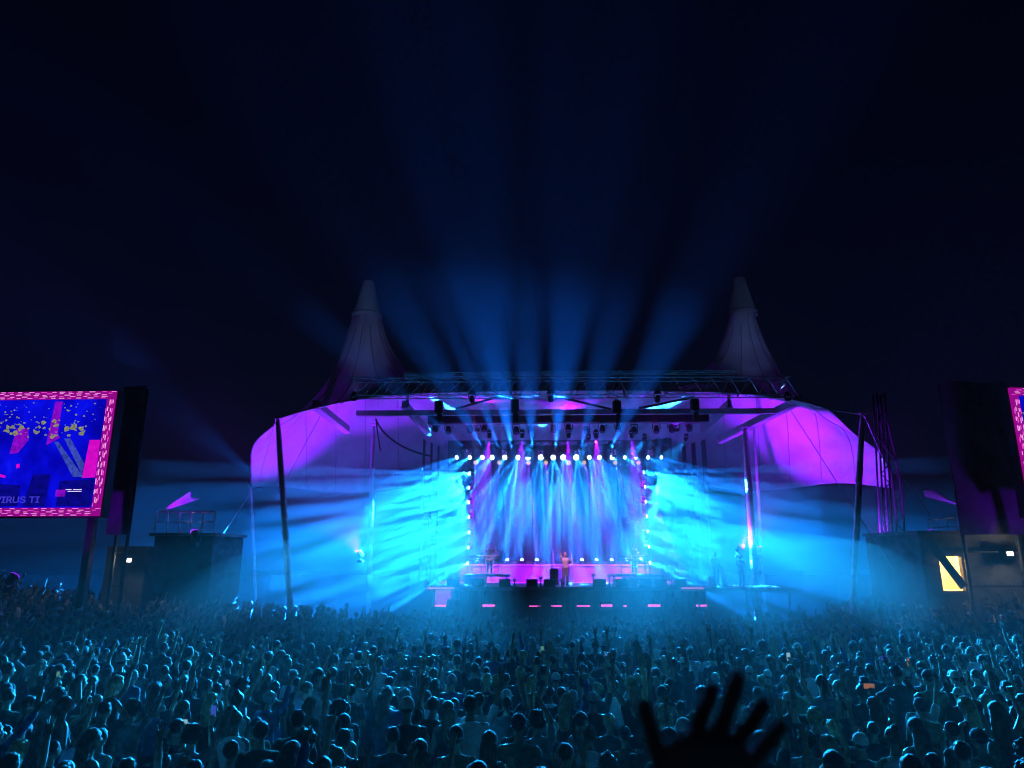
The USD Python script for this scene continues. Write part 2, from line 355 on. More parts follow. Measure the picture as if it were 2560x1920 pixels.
# lamps on the riser, beams up
for k, px in enumerate((1193.5, 1228, 1268, 1304.7, 1342, 1455, 1491.5, 1529, 1566, 1604)):
    p = B(px, 1399.5, RY + .5)
    s = (px - 1398) / 205
    t = moving_head('riser_beam_lamp', f'cyan beam lamp shining up from the riser, {ORD[k]} from left', 'beam lamps standing on the riser', p, (s * .3, -.6, .8), M['lens_floor'], .11, 'stand')
    for j in range(4):
        sl = s * .26 + (j - 1.5) * .085 + R.normal(0, .01)
        spot(t, p + np.array([0, -.04, .08]), p + np.array([sl * 10, 0.3 + .25 * ((j * 5 + k) % 4), 10]), 2.1, 1500 * K_FLOOR * (.7 + .6 * R.random()), CYAN, .9)
for k, px in enumerate((1286, 1323, 1360, 1436, 1474, 1511, 1548)):
    p = B(px, 1406, RY + .3)
    tag(obj('led_bar', rbox((.36, .1, .14), p, .015), M['led_dimbar'] if 'led_dimbar' in M else M.setdefault('led_dimbar', glow('dim_mauve_led', (.3, .12, .75), .45))), f'dim mauve led bar on the riser edge, {ORD[k]} from left', 'led bar', 'led bars between the riser lamps')

# ------------------------------------------------------------------ tent roof
def spline(pts, n):
    from scipy.interpolate import CubicSpline
    pts = np.asarray(pts, float); s = np.r_[0, np.cumsum(np.linalg.norm(np.diff(pts, axis=0), axis=1))]; s /= s[-1]
    return CubicSpline(s, pts)(np.linspace(0, 1, n))
NU, NV = 132, 52
front = spline([A(606, 903, 37), A(700, 876, 36), A(850, 853, 35), A(1000, 846, 34.3), A(1230, 843, 34), A(1480, 845, 34.3), A(1650, 854, 35.3), A(1788, 884, 37)], NU)
rear = spline([A(540, 1053, 47), A(600, 1050, 48), A(660, 1058, 49.5), A(800, 1062, 52), A(1000, 1030, 54), A(1230, 1015, 54.5), A(1450, 1030, 54), A(1620, 1062, 52), A(1740, 1050, 49.5), A(1800, 1043, 48.3), A(1862, 1046, 47.5), A(1926, 1053, 46.5)], NU)
lside = spline([A(606, 903, 37), A(577, 930, 39.2), A(546, 965, 42), A(542, 1010, 44.8), A(540, 1053, 47)], NV)
rside = spline([A(1788, 884, 37), A(1812, 905, 38.2), A(1850, 940, 40), A(1900, 978, 42.5), A(1918, 1015, 44.6), A(1926, 1053, 46.5)], NV)
u, v = np.linspace(0, 1, NU)[None, :, None], np.linspace(0, 1, NV)[:, None, None]
coons = (1 - v) * front[None] + v * rear[None] + (1 - u) * lside[:, None] + u * rside[:, None] \
    - ((1 - u) * (1 - v) * front[0] + u * (1 - v) * front[-1] + (1 - u) * v * rear[0] + u * v * rear[-1])
PEAKS = []
for px, ry, ty in ((793, 682, 607), (1602, 676, 600)):
    rg, tp = A(px, ry, 45), A(px, ty, 45); PEAKS.append((rg, tp))
fixed = np.zeros((NV, NU), bool); fixed[0] = fixed[-1] = True; fixed[:, 0] = fixed[:, -1] = True
z = coons[..., 2].copy(); hole = np.zeros_like(fixed)
for rg, tp in PEAKS:
    d = np.hypot(coons[..., 0] - rg[0], coons[..., 1] - rg[1]); m_ = d < 1.0
    z[m_] = rg[2]; fixed |= m_; hole |= d < .62
from scipy.sparse import lil_matrix, csr_matrix
from scipy.sparse.linalg import spsolve
ids = np.arange(NU * NV).reshape(NV, NU)
rows, cols, vals, rhs = [], [], [], np.zeros(NU * NV)
for i in range(NV):
    for j in range(NU):
        k = ids[i, j]
        if fixed[i, j]:
            rows.append(k); cols.append(k); vals.append(1.0); rhs[k] = z[i, j]; continue
        tot = 0
        for a, b in ((i - 1, j), (i + 1, j), (i, j - 1), (i, j + 1)):
            w = 1.0 / max(1e-3, np.hypot(*(coons[a, b, :2] - coons[i, j, :2])) ** 2)
            rows.append(k); cols.append(ids[a, b]); vals.append(-w); tot += w
        rows.append(k); cols.append(k); vals.append(tot)
z = spsolve(csr_matrix((vals, (rows, cols)), shape=(NU * NV, NU * NV)), rhs).reshape(NV, NU)
surf = coons.copy(); surf[..., 2] = z
q = np.stack([ids[:-1, :-1], ids[:-1, 1:], ids[1:, 1:], ids[1:, :-1]], -1)
keep = ~(hole[:-1, :-1] & hole[:-1, 1:] & hole[1:, 1:] & hole[1:, :-1])
tent = thing('tent_roof', 'pale two peaked membrane tent roof lit purple underneath, spanning the stage', 'tent roof')
obj('membrane', (surf.reshape(-1, 3), q[keep]), M['membrane'], tent, smooth=True)
for (rg, tp) in PEAKS:
    h = tp[2] - rg[2]
    obj('peak_cap', revolve([(1.03, -.25), (1.01, 0), (.80, .30 * h), (.60, .60 * h), (.43, .90 * h), (.38, .97 * h), (.28, h), (0, h)], rg, 32), M['membrane'], tent)
    ang = np.linspace(0, 2 * np.pi, 41)
    obj('ring', tube(np.stack([rg[0] + 1.05 * np.cos(ang), rg[1] + 1.05 * np.sin(ang), np.full(41, rg[2] + .02)], 1), .035), M['greypaint'], tent, smooth=True)
for edge in (front, lside, rside, rear):
    obj('edge_cable', tube(edge, .045), M['wire'], tent, smooth=True)
# sewn seams running down from the peaks
from scipy.interpolate import LinearNDInterpolator
zi = LinearNDInterpolator(surf[..., :2].reshape(-1, 2), surf[..., 2].reshape(-1))
for rg, tp in PEAKS:
    for a in np.radians([-165, -140, -115, -90, -65, -40, -15]):
        rr = np.linspace(1.1, 9.5, 28); xy = np.stack([rg[0] + rr * np.cos(a), rg[1] + rr * np.sin(a)], 1)
        zz = zi(xy); ok = np.isfinite(zz)
        if ok.sum() > 5:
            obj('seam', tube(np.c_[xy[ok], zz[ok] + .03], .035, 5), M['greypaint'], tent, smooth=True)

for u_ in (.04, .085, .13, .18, .235, .765, .82, .87, .915, .96):
    col = surf[:, int(u_ * (NU - 1))] - [0, 0, .045]
    obj('seam', tube(col[1:-1], .022, 5), M['greypaint'], tent, smooth=True)

# masts and poles
def pole(a, b, r, label, mat='steel', cone=.6):
    t = thing('tent_pole', label, 'pole', 'poles holding up the tent roof')
    a, b = np.asarray(a, float), np.asarray(b, float)
    obj('tube', tube([a, a + (b - a) * .06, a + (b - a) * .3, (a + b) / 2, a + (b - a) * .7, a + (b - a) * .94, b], np.array([.55, .85, 1, 1, 1, .85, .55]) * r, 12), M[mat], t, smooth=True)
    obj('base_plate', rbox((r * 4, r * 4, .08), a + np.array([0, 0, -.02])), M['steel'], t)
    obj('head_plate', rbox((r * 2.4, r * 2.4, .12), b), M['steel'], t)
    return t
def foot_on_ground(top, px, Yf):
    p = B(px, 1500, Yf); return np.array([p[0], Yf, float(ground_z(p[0], Yf))])
pole(foot_on_ground(None, 741, 36.0), A(600, 903, 37), .16, 'slender raked steel pole under the front left corner of the tent')
pole(foot_on_ground(None, 2116, 36.0), A(1863, 893, 37), .16, 'slender raked steel pole under the front right corner of the tent')
pole(foot_on_ground(None, 648, 46.0), A(541, 1050, 47), .13, 'thin steel pole under the rear left corner of the tent')
pole((B(928, 1400, 44)[0], 44, 0), B(934, 1062, 44), .16, 'inner steel mast left of the stage')
pole((B(1886, 1440, 42.5)[0], 42.5, 0), B(1862, 1068, 42.5), .22, 'thick inner steel mast right of the stage, lit magenta')
pole((B(1902, 1400, 46)[0], 46, 0), B(1884, 1055, 46), .11, 'thin inner steel mast behind the thick magenta one')
# right-hand lattice mast with its arm
mast = thing('lattice_mast', 'tall lattice mast with a curved rear leg at the right end of the tent', 'mast')
m0, m1 = np.array([B(2205, 1400, 39)[0], 39.0, 0]), B(2197, 985, 39)
for dx, dy in ((-.22, -.22), (.22, -.22), (.22, .22), (-.22, .22)):
    obj('chord', rod(m0 + [dx, dy, 0], m1 + [dx, dy, 0], .05), M['black'], mast)
for k in range(26):
    f0, f1 = k / 26, (k + 1) / 26; s = 1 if k % 2 else -1
    obj('brace', rod(m0 + (m1 - m0) * f0 + [-.22 * s, -.22, 0], m0 + (m1 - m0) * f1 + [.22 * s, -.22, 0], .028, 6), M['black'], mast)
legp = spline([B(2200, 1020, 40), B(2222, 1110, 40.5), B(2240, 1200, 41), B(2250, 1300, 41), B(2248, 1400, 41)], 18)
for q_ in (-.22, .22):
    obj('curved_leg', tube(legp + [q_, 0, 0], .055, 7), M['black'], mast, smooth=True)
for k in range(17):
    s = 1 if k % 2 else -1
    obj('leg_brace', rod(legp[k] + [-.22 * s, 0, 0], legp[k + 1] + [.22 * s, 0, 0], .025, 6), M['black'], mast)
# thin guy wires
def wire(pts, label, r=.02):
    t = obj('guy_wire', tube(spline(pts, 14) if len(pts) > 2 else np.linspace(pts[0], pts[1], 6), r, 5), M['wire'], smooth=True)
    tag(t, label, 'wire', 'guy wires of the tent')
fr = A(1863, 896, 37)
wire([fr, A(2010, 1115, 30)], 'guy wire running down right from the front right pole')
wire([A(1788, 884, 37), fr], 'short wire tying the tent corner to the front right pole', .03)
wire([A(1868, 900, 37), A(1905, 985, 38)], 'wire from the front right pole head to the lattice mast')
wire([A(1705, 882, 36), A(1930, 1230, 33)], 'long wire slanting down across the right purple tent side')
wire([A(694, 895, 36), A(622, 1030, 36.4)], 'wire slanting across the left purple tent side towards the pole')
wire([A(596, 905, 37), A(556, 1050, 41)], 'wire from the front left pole head down the left purple corner')
wire([A(545, 1060, 46), A(430, 1230, 40)], 'wire slanting down left from the rear left corner of the tent')
wire([A(2150, 400, 30), A(1690, 775, 44)], 'thin cable rising right from the right tent peak into the sky', .012)
# sail ends of the side canopies
def sail(label, pts, Yd):
    P = np.array([A(x, y, Yd + dy) for x, y, dy in pts]); c = P.mean(0)
    v = np.vstack([P, c + [0, .3, .15]]); n = len(P)
    f = [[i, (i + 1) % n, n] for i in range(n)]
    back = v + [0, .04, .01]
    t = thing('sail_end', label, 'canopy', 'lit sail ends beside the tent')
    obj('membrane', trimesh.Trimesh(np.vstack([v, back]), f + [[a + n + 1, c_ + n + 1, b + n + 1] for a, b, c_ in f] + sum([[[i, n + 1 + i, (i + 1) % n], [(i + 1) % n, n + 1 + i, n + 1 + (i + 1) % n]] for i in range(n)], []), process=False), M['membrane'], t)
    obj('tie_rope', tube(np.linspace(P[0], P[0] + (P[0] - c) * .35, 4), .03, 5), M['wire'], t)
sail('small purple arrow shaped sail end left of the tent', [(352, 1100, 0), (412, 1061, 2), (411, 1073, 2.2), (414, 1078, 2.6), (431, 1078, 3), (360, 1102, .3)], 33)
sail('small purple sail end right of the tent', [(2066, 1088, 0), (2063, 1090, 0.1), (1999, 1073, 2), (1995, 1058, 2.4), (2020, 1058, 2)], 36)

# ------------------------------------------------------------------ trusses and roof steel
def truss(name, label, a, b, w, h, bays, mat='alu', group=None, r=.03):
    a, b = np.asarray(a, float), np.asarray(b, float)
    t = thing(name, label, 'truss', group)
    off = [np.array([0, dy, dz]) for dy, dz in ((-w / 2, 0), (-w / 2, h), (w / 2, 0), (w / 2, h))]
    for o in off: obj('chord', rod(a + o, b + o, r), M[mat], t)
    for k in range(bays):
        p, q_ = a + (b - a) * k / bays, a + (b - a) * (k + 1) / bays; mid = (p + q_) / 2
        obj('brace', rod(p + off[0], mid + off[1], r * .6, 6), M[mat], t); obj('brace', rod(mid + off[1], q_ + off[0], r * .6, 6), M[mat], t)
        obj('brace', rod(p + off[2], q_ + off[3], r * .6, 6), M[mat], t)
        obj('brace', rod(p + off[0], q_ + off[2], r * .6, 6), M[mat], t); obj('brace', rod(p + off[1], q_ + off[3], r * .6, 6), M[mat], t)
    return t
TY = 32.5
ta, tb = A(752, 858, TY), A(1714, 855, TY)
hh = float(A(1230, 819, TY)[2] - A(1230, 856, TY)[2])
truss('front_truss', 'long silver lattice truss across the front of the tent roof', ta, tb, .8, hh, 24)
ua, ub = A(872, 812, 33.5), A(1594, 806, 33.5)
truss('upper_truss', 'thin upper truss rail above the long front truss', ua, ub, .3, .12, 18, r=.022)
for k, px in enumerate((872, 1110, 1342, 1588)):
    p = A(px, 808, 33.5); q_ = A(px - 8 * (1 if px < 1230 else -1), 858, 32.6)
    tag(obj('truss_hanger', bar(p + [0, -.1, -.02], q_ + [0, .1, .05], .1, .1), M['greypaint']), f'slanted hanger post, {ORD[k]} from left, joining upper rail and front truss', 'hanger', 'hanger posts of the front truss')
# dark girder and beams under the tent
gd = thing('roof_girder', 'dark steel girder hanging under the tent behind the front truss', 'girder')
g0, g1 = A(770, 893, 40), A(1672, 888, 40)
obj('beam', bar(g0, g1, .3, .3), M['greypaint'], gd)
for px in (880, 1112, 1332, 1575):
    p = A(px, 889, 40); obj('hanger', bar(p + [0, 0, .3], p + [0, -.4, 1.6], .14, .14), M['black'], gd)
for (xa, ya, xb, yb) in ((985, 883, 1080, 856), (1200, 856, 1320, 884), (1380, 882, 1500, 858)):
    obj('strut', bar(A(xa, ya, 39.5), A(xb, yb, 39), .08, .12), M['black'], gd)
g2 = thing('lamp_girder', 'dark blue lamp bar with hanging unlit lamps above the stage', 'girder')
h0, h1 = A(925, 906, 42), A(1530, 902, 42)
obj('beam', bar(h0, h1, .4, .5), M['black'], g2)
obj('rail', rod(h0 + [0, -.3, -.38], h1 + [0, -.3, -.38], .05), M['alu'], g2)
for k, px in enumerate((940, 968, 1016, 1045, 1115, 1147, 1196, 1228, 1268, 1301, 1336, 1372, 1418, 1452, 1490)):
    p = A(px, 930 + (k * 5) % 7, 41.8)
    moving_head('hanging_lamp', f'unlit dark moving lamp, {ORD[k]} from left under the lamp bar', 'unlit lamps under the lamp bar', p, (0.1 * ((k % 3) - 1), -.35, -1), M['grille'], .17)
hoists = [(948, 872), (1112, 870), (1332, 872), (1500, 868)]
for k, (px, py) in enumerate(hoists):
    p = A(px, py, 37.5)
    t = thing('chain_hoist', f'black chain hoist, {ORD[k]} from left under the front truss', 'hoist', 'chain hoists under the front truss')
    obj('motor', rbox((.45, .4, .7), p + [0, 0, -.2], .06), M['black'], t)
    obj('chain_bag', rbox((.3, .3, .55), p + [.05, 0, -.85], .08), M['drape'], t)
    obj('chain', rod(p + [0, 0, .15], p + [0, -.3, .9], .03), M['steel'], t)
for (pts, lab, w) in (([(787 / 1.1573, 1010 / 1.1573, 38), (868 / 1.1573, 1075 / 1.1573, 44)], 'purple lit rafter running from the left tent edge to the inner mast', .5), ([(1010 / 1.1573, 1010 / 1.1573, 40), (1072 / 1.1573, 1082 / 1.1573, 46)], 'purple lit brace with bundled cables left of the lamp bar', .45),
                      ([(2000 / 1.1573, 1000 / 1.1573, 38), (1800 / 1.1573, 1100 / 1.1573, 46)], 'long purple lit rafter running from the right tent edge to the inner mast', .5), ([(1824 / 1.1573, 1010 / 1.1573, 40), (1755 / 1.1573, 1072 / 1.1573, 46)], 'purple lit brace right of the lamp bar', .45)):
    a, b = A(*pts[0]), A(*pts[1])
    t = thing('roof_rafter', lab, 'rafter', 'rafters under the tent')
    obj('beam', bar(a, b, w * .6, w), M['greypaint'], t)
    obj('flange', bar(a + [0, 0, -w * .36], b + [0, 0, -w * .36], w * .9, .06), M['greypaint'], t)
cab = spline([A(812, 905, 41), A(830, 935, 42), A(865, 962, 43), A(930, 985, 44)], 16)
tag(obj('hanging_cable', tube(cab, .06, 6), M['rubber'], smooth=True), 'thick black cable sagging from the girder end towards the stage', 'cable')
tag(obj('hanging_cable', tube(spline([A(812, 905, 41), A(818, 950, 41.3), A(822, 975, 41.5)], 8), .04, 6), M['rubber'], smooth=True), 'short black cable hanging straight from the left girder end', 'cable')
# back truss that carries the row of beam lamps
truss('back_truss', 'dark rear truss carrying the row of beam lamps', B(1120, 1120, LY + .35), B(1675, 1118, LY + .35), .5, .45, 16, 'black')

# flood lamps that light the tent purple, and beam lamps that shine out over the audience
def flood(p, target, angle, power, color, label, soft=.8, r=.2):
    t = moving_head('flood_lamp', label, 'flood lamps about the stage', p, np.asarray(target, float) - p, M['lens_dim'], .16, 'stand', 'flood lamp')
    d = (np.asarray(target, float) - p); d /= np.linalg.norm(d)
    spot(t, np.asarray(p) + d * .06, target, angle, power, color, soft, r)
for p, target, ang, pw, label in (
        (A(775, 1190, 42.5), A(640, 955, 42), 42, 1.0, 'purple flood lamp on a stand left of the inner mast, turned left'),
        (A(800, 1180, 45), A(800, 930, 45), 30, .5, 'purple flood lamp at the inner mast left of the stage, turned up'),
        (A(1600, 1180, 42.5), A(1780, 950, 43), 42, 1.3, 'purple flood lamp on a stand beside the thick magenta mast, turned right'),
        (A(1640, 1180, 45), A(1660, 930, 45), 30, .6, 'purple flood lamp at the thin mast behind the magenta one'),
        (A(1890, 1180, 38.5), A(1880, 980, 43), 32, .6, 'purple flood lamp at the foot of the lattice mast'),
        (A(1030, 912, 43), A(1030, 840, 39), 50, .10, 'purple flood lamp on the lamp bar, left end'),
        (A(1230, 912, 43.5), A(1230, 840, 39), 50, .10, 'purple flood lamp on the lamp bar, middle'),
        (A(1460, 912, 43), A(1460, 840, 39), 50, .10, 'purple flood lamp on the lamp bar, right end')):
    flood(np.asarray(p), target, ang, 5200 * K_WASH * pw, PURPLE, label, .45)

for k, (px, tx, ty, tz, ang, pw) in enumerate(((1000, -8.5, 10, 13.8, 2.2, .5), (1040, -4.9, 8, 15.0, 4.0, .8), (1075, -3.0, 8, 15.2, 2.6, 1.0), (1105, -1.6, 8, 15.2, 4.5, 2.0), (1150, -.2, 8, 15.2, 3.0, 1.2), (1200, 1.4, 8, 15.2, 4.5, 1.6), (1255, 3.0, 9, 15.0, 3.0, .8), (1320, 5.5, 9, 14.8, 5.0, .9))):
    p = A(px, 966, 41.2); tz -= 1.3; ang = min(ang, 3.4)
    t = moving_head('sky_beam_lamp', f'lamp on the lamp bar beaming out high over the audience, {ORD[k]} from left', 'high beam lamps on the lamp bar', p, np.array([tx - p[0], ty - p[1], tz - p[2]]), M['grille'], .13)
    spot(t, p + np.array([0, -.2, .02]), (tx, ty, tz), ang, 26000 * pw * K_UP, BLUE, 1.0, .05)
AUD = [(-1, 0, -9.5, 9, 1.3, 5.5), (-1, 1, -6, 9, 1.2, 5.5), (-1, 2, -2.5, 9, 1.3, 5.5), (-1, 3, -13, 14, .8, 5.5), (-1, 4, -5, 19, .16, 6), (1, 0, 10, 9, 1.6, 5.5), (1, 1, 6.5, 9, 1.4, 5.5), (1, 2, 2.5, 9, 1.3, 5.5), (1, 3, 14, 12.5, 1.3, 6), (1, 4, 8, 19, .2, 6), (-1, 5, -1.3, 17, .5, 6), (1, 5, 1.6, 18, .4, 6)]
for k, (side, lvl, tx, ty, pw, ang) in enumerate(AUD):
    p = B((1158, 1640)[side > 0], (1183, 1198, 1213, 1228, 1243, 1258)[lvl], CY - 1.2)
    t = moving_head('audience_lamp', f'small audience lamp on the {("left", "right")[side > 0]} lamp tower, {ORD[lvl]} from top', 'audience lamps on the lamp towers', p, np.array([tx - p[0], ty - p[1], 1.5 - p[2]]), M['grille'], .08)
    spot(t, p + np.array([0, -.12, -.05]), (tx, ty, 1.5), ang, 52000 * pw * K_CROWD, (.008, .33, .9), .9, .06)
for k, px in enumerate((1057, 1128, 1228, 1288, 1365)):
    p = A(px, 945, 42.3); tg = B(1180 + k * 110, 1430, RY)
    t = moving_head('stage_wash_lamp', f'purple stage wash lamp, {ORD[k]} from left over the stage', 'purple stage wash lamps', p, tg - p, M['grille'], .11)
    spot(t, p + np.array([0, .05, -.2]), tg, 17, 9000 * K_STAGE, PURPLE, 1.0, .06)
for k, (px, tg) in enumerate(((1150, 1270), (1270, 1360), (1390, 1450), (1480, 1540))):
    p = A(px, 950, 43.2); tg = B(tg, 1270, BACK)
    t = moving_head('backdrop_lamp', f'blue backdrop wash lamp, {ORD[k]} from left behind the unlit lamps', 'blue backdrop wash lamps', p, tg - p, M['grille'], .1)
    spot(t, p + np.array([0, .1, -.15]), tg, 20, 9000, (.006, .28, 1.0), .8, .06)
for k, (px, tx, tY, h) in enumerate(((1190, 1415, SY + .5, 1.1), (1020, 1224, 43.1, 1.2), (1420, 1585, 43.1, 1.2))):
    p = A(px, 866, TY); tg = np.array([B(tx, 1430, tY)[0], tY, SZ + h])
    t = moving_head('key_lamp', ('pink key lamp aimed at the singer', 'pink key lamp aimed at the left keyboard player', 'pink key lamp aimed at the right keyboard player')[k] + ', under the front truss', 'key lamps under the front truss', p, tg - p, M['grille'], .12)
    spot(t, p + (tg - p) * .01, tg, 3.2, 5000, (.95, .30, .8), .6, .05)
for k, (px, tx, ty) in enumerate(((765, 800, 700), (1700, 1600, 700))):
    p = A(px, 850, TY - .3); tg = A(tx, ty, 45)
    t = moving_head('peak_lamp', ('dim blue lamp on the left truss end turned to the left tent peak', 'dim blue lamp on the right truss end turned to the right tent peak')[k], 'dim lamps at the truss ends', p, tg - p, M['grille'], .1, 'stand')
    spot(t, p + (tg - p) * .02, tg, 15, 340, (.20, .36, .9), 1.0, .05)
for tx_, ty_, px_, py_, Yd in ((395, 1082, 420, 1150, 33), (2030, 1074, 2010, 1150, 35)):
    flood(A(px_, py_, Yd), A(tx_, ty_, Yd + 1.5), 30, 300, PURPLE, ('purple flood lamp beneath the left sail end', 'purple flood lamp beneath the right sail end')[tx_ > 1000])
for k, (x, y, Yd, tx, ty, tz, ang, pw) in enumerate(((560, 1040, 47.5, -30, 40, 20, 13, .9), (550, 1045, 47.5, -28, 44, 15, 9, .4))):
    p = A(x, y, Yd)
    t = moving_head('sky_flood_lamp', ('soft flood lamp on the left tent side shining up left', 'soft flood lamp on the left tent side shining far left')[k], 'soft flood lamps', p, np.array([tx - p[0], ty - p[1], tz - p[2]]), M['grille'], .13, 'stand')
    spot(t, p + np.array([0, -.2, .2]), (tx, ty, tz), ang, 9000 * pw * K_UP, BLUE, 1.0, .05)

# ------------------------------------------------------------------ video screens
def screen_material(name, seed):
    return usdkit.material(stage, f'/World/Looks/{name}', {
        'g': ('texture_coordinate', {}), 'mp': ('mapping', {'mapping_type': 'point', 'location': (seed, 0, seed), 'scale': (.5, 1, .35)}),
        'n': ('noise_texture', {'scale': 1.0, 'detail': 6.0, 'roughness': .6}),
        'r': ('rgb_ramp', {'ramp': [(.25, (0, 0, .12)), (.45, (.001, .001, .40)), (.62, (.002, .004, .75)), (.8, (.01, .02, .95))]}),
        'e': ('emission', {'strength': 1.0})}, [('g.object', 'mp.vector'), ('mp.vector', 'n.vector'), ('n.fac', 'r.fac'), ('r.color', 'e.color')], surface='e.emission')
def glow_video(name, color, spread=.55, scale=4.0):
    "a patch of moving picture: uneven, grainy light"
    return usdkit.material(stage, f'/World/Looks/{name}', {'g': ('texture_coordinate', {}), 'n': ('noise_texture', {'scale': scale, 'detail': 6.0, 'roughness': .7}),
        'r': ('rgb_ramp', {'ramp': [(.3, tuple(c * (1 - spread) for c in color)), (.5, color), (.7, tuple(min(1, c * (1 + spread * .6)) for c in color))]}), 'e': ('emission', {'strength': 1.0})},
        [('g.object', 'n.vector'), ('n.fac', 'r.fac'), ('r.color', 'e.color')], surface='e.emission')
M['scr_mag'] = glow_video('screen_magenta', (.22, .003, .52)); M['scr_mag2'] = glow_video('screen_bright_magenta', (.60, .003, .52), .35)
M['scr_conf'] = glow_video('screen_confetti', (.22, .22, .13), .8, 14.0); M['scr_beam'] = glow_video('screen_grey_beam', (.035, .06, .42), .8, 6.0)
M['scr_dark'] = glow_video('screen_dark_blue', (.002, .002, .20), .8, 3.0); M['scr_text'] = glow('screen_lettering', (.045, .035, .55), 1.0); M['scr_white'] = glow('screen_white', (.8, .6, 1.0), 1.0)
M['led_bar_pink'] = glow('led_frame_magenta', (.26, .002, .22), 1.0)
M['led_dash'] = glow('led_frame_dash', (1.0, .42, .85), 1.0)
M['led_dash2'] = glow('led_frame_pink_dash', (.95, .10, .62), 1.0)
def flat(poly, y0, y1):
    "a polygon in the local xz plane given thickness from y0 to y1"
    from shapely.geometry import Polygon
    m = trimesh.creation.extrude_polygon(Polygon(poly).buffer(0), abs(y1 - y0), engine='earcut')
    v = m.vertices.copy(); m.vertices = np.stack([v[:, 0], min(y0, y1) + v[:, 2], v[:, 1]], 1); m.invert()
    return m
def led_screen(label, loc, rot, W, H, content, seed, xdir):
    t = thing('video_screen', label, 'video screen', 'video screens beside the stage', loc, rot)
    b = .36
    obj('picture', box((W - 2 * b, .06, H - 2 * b), (W / 2, 0, H / 2)), screen_material(f'screen_picture_{seed}', seed), t, smooth=False)
    obj('cabinet', box((W + .1, .5, H + .1), (W / 2, .30, H / 2)), M['black'], t, smooth=False)
    for nm, c, s in (('frame_bar', (W / 2, -.03, H - b / 2), (W, .12, b - .01)), ('frame_bar', (W / 2, -.03, b / 2), (W, .12, b - .01)),
                     ('frame_bar', (b / 2, -.03, H / 2), (b - .01, .115, H - 2 * b - .01)), ('frame_bar', (W - b / 2, -.03, H / 2), (b - .01, .115, H - 2 * b - .01))):
        p = obj(nm, box(s, c), M['led_bar_pink'], t, smooth=False)
        horiz = s[0] > s[2]; L = s[0] if horiz else s[2]; hot, pink = [], []
        for row in range(5):
            step = .46; n = int(L / step)
            for k in range(n):
                ph = (k * step + row * .12 + .11 * math.sin(k * 1.1 + row * 1.9)) % L
                d = .16 + .12 * ((k * 7 + row * 3) % 5) / 5
                across = (row - 2) * b * .19
                if horiz: m = box((d, .02, .022), (c[0] - L / 2 + ph + .1, -.105, c[2] + across)); 
                else: m = box((.026, .02, d), (c[0] + across, -.105, c[2] - L / 2 + ph + .1))
                (hot if (k + row) % 3 else pink).append(m)
        for ms, mm in ((hot, 'led_dash'), (pink, 'led_dash2')):
            tag(obj('light_dash', cat_(ms), M[mm], p, smooth=False), kind='stuff')
    content(t, W, H, b)
    for xx in (.6, W - .6):
        obj('support_post', box((.3, .3, loc[2] + 2.0), (xx, .5, -(loc[2] + 2.0) / 2 - .05)), M['black'], t, smooth=False)
    return t
def left_content(t, W, H, b):
    h = H - 2 * b; rt = W - b; top = H - b; yf = -.035
    def pt(s, q): return (rt - s * h, top - q * h)
    def patch(name, pts, mat, d=.012): obj(name, flat([pt(*p) for p in pts], yf - d, yf + .002), M[mat], t, smooth=False)
    patch('magenta_shaft', [(.5, .02), (.43, .02), (.43, .33), (.40, .36), (.52, .43), (.52, .36)], 'scr_mag', .004)
    patch('magenta_shaft', [(.83, .27), (.72, .27), (.70, .38), (.78, .50), (.86, .51)], 'scr_mag', .004)
    patch('magenta_block', [(.115, .385), (.012, .385), (.012, .73), (.135, .735)], 'scr_mag2', .006)
    patch('light_shaft', [(.45, .40), (.41, .40), (.12, .725), (.22, .725)], 'scr_beam', .008)
    patch('light_shaft', [(.36, .37), (.30, .37), (.135, .60), (.14, .70)], 'scr_beam', .008)
    patch('keyboard_stand', [(.60, .70), (.44, .70), (.44, .985), (.66, .985)], 'scr_dark', .004)
    patch('desk', [(.34, .76), (.02, .745), (.02, .985), (.34, .985)], 'scr_dark', .004)
    patch('keyboard_stand', [(1.5, .74), (.70, .80), (.70, .985), (1.5, .985)], 'scr_dark', .004)
    patch('magenta_box', [(.36, .84), (.27, .84), (.27, .90), (.36, .90)], 'scr_mag', .010)
    patch('performer_arm', [(1.02, .66), (.86, .71), (.86, .73), (1.03, .70)], 'scr_mag2', .010)
    patch('performer_face', [(.775, .605), (.745, .60), (.74, .635), (.77, .645)], 'scr_mag2', .010)
    for a0, a1, q in ((.27, .215, .838), (.20, .12, .838), (.25, .12, .855)):
        patch('light_line', [(a0, q - .004), (a1, q - .004), (a1, q + .004), (a0, q + .004)], 'scr_white', .012)
    m = meshkit.text_mesh('VIRUS TI', h * .055, .006, True); v = m.vertices.copy()
    m.vertices = np.stack([v[:, 0] * 1.25, -v[:, 2], v[:, 1]], 1); x0, z0 = pt(.925, .955); m.apply_translation((x0, yf - .008, z0)); 
    obj('lettering', m, M['scr_text'], t, smooth=False)
    rr = np.random.default_rng(5); ms = []
    for k in range(150):
        if k < 34: s_, q_, r = rr.uniform(.2, .95), rr.normal(.29, .03), rr.uniform(.018, .045)
        else: s_, q_, r = rr.uniform(0.05, 1.5), rr.uniform(.03, .34) , rr.uniform(.004, .016)
        x, z = pt(s_, min(q_, .42)); n = 7; a = np.sort(rr.uniform(0, 2 * np.pi, n)); q2 = rr.uniform(.55, 1.0, n) * r * h
        if x < b + .1: continue
        poly = np.stack([x + q2 * np.cos(a), z + .8 * q2 * np.sin(a)], 1)
        try: ms.append(flat(poly, yf - .012 - .0004 * k / 10, yf + .002))
        except Exception: pass
    tag(obj('confetti_on_screen', cat_(ms), M['scr_conf'], t, smooth=False), kind='stuff')
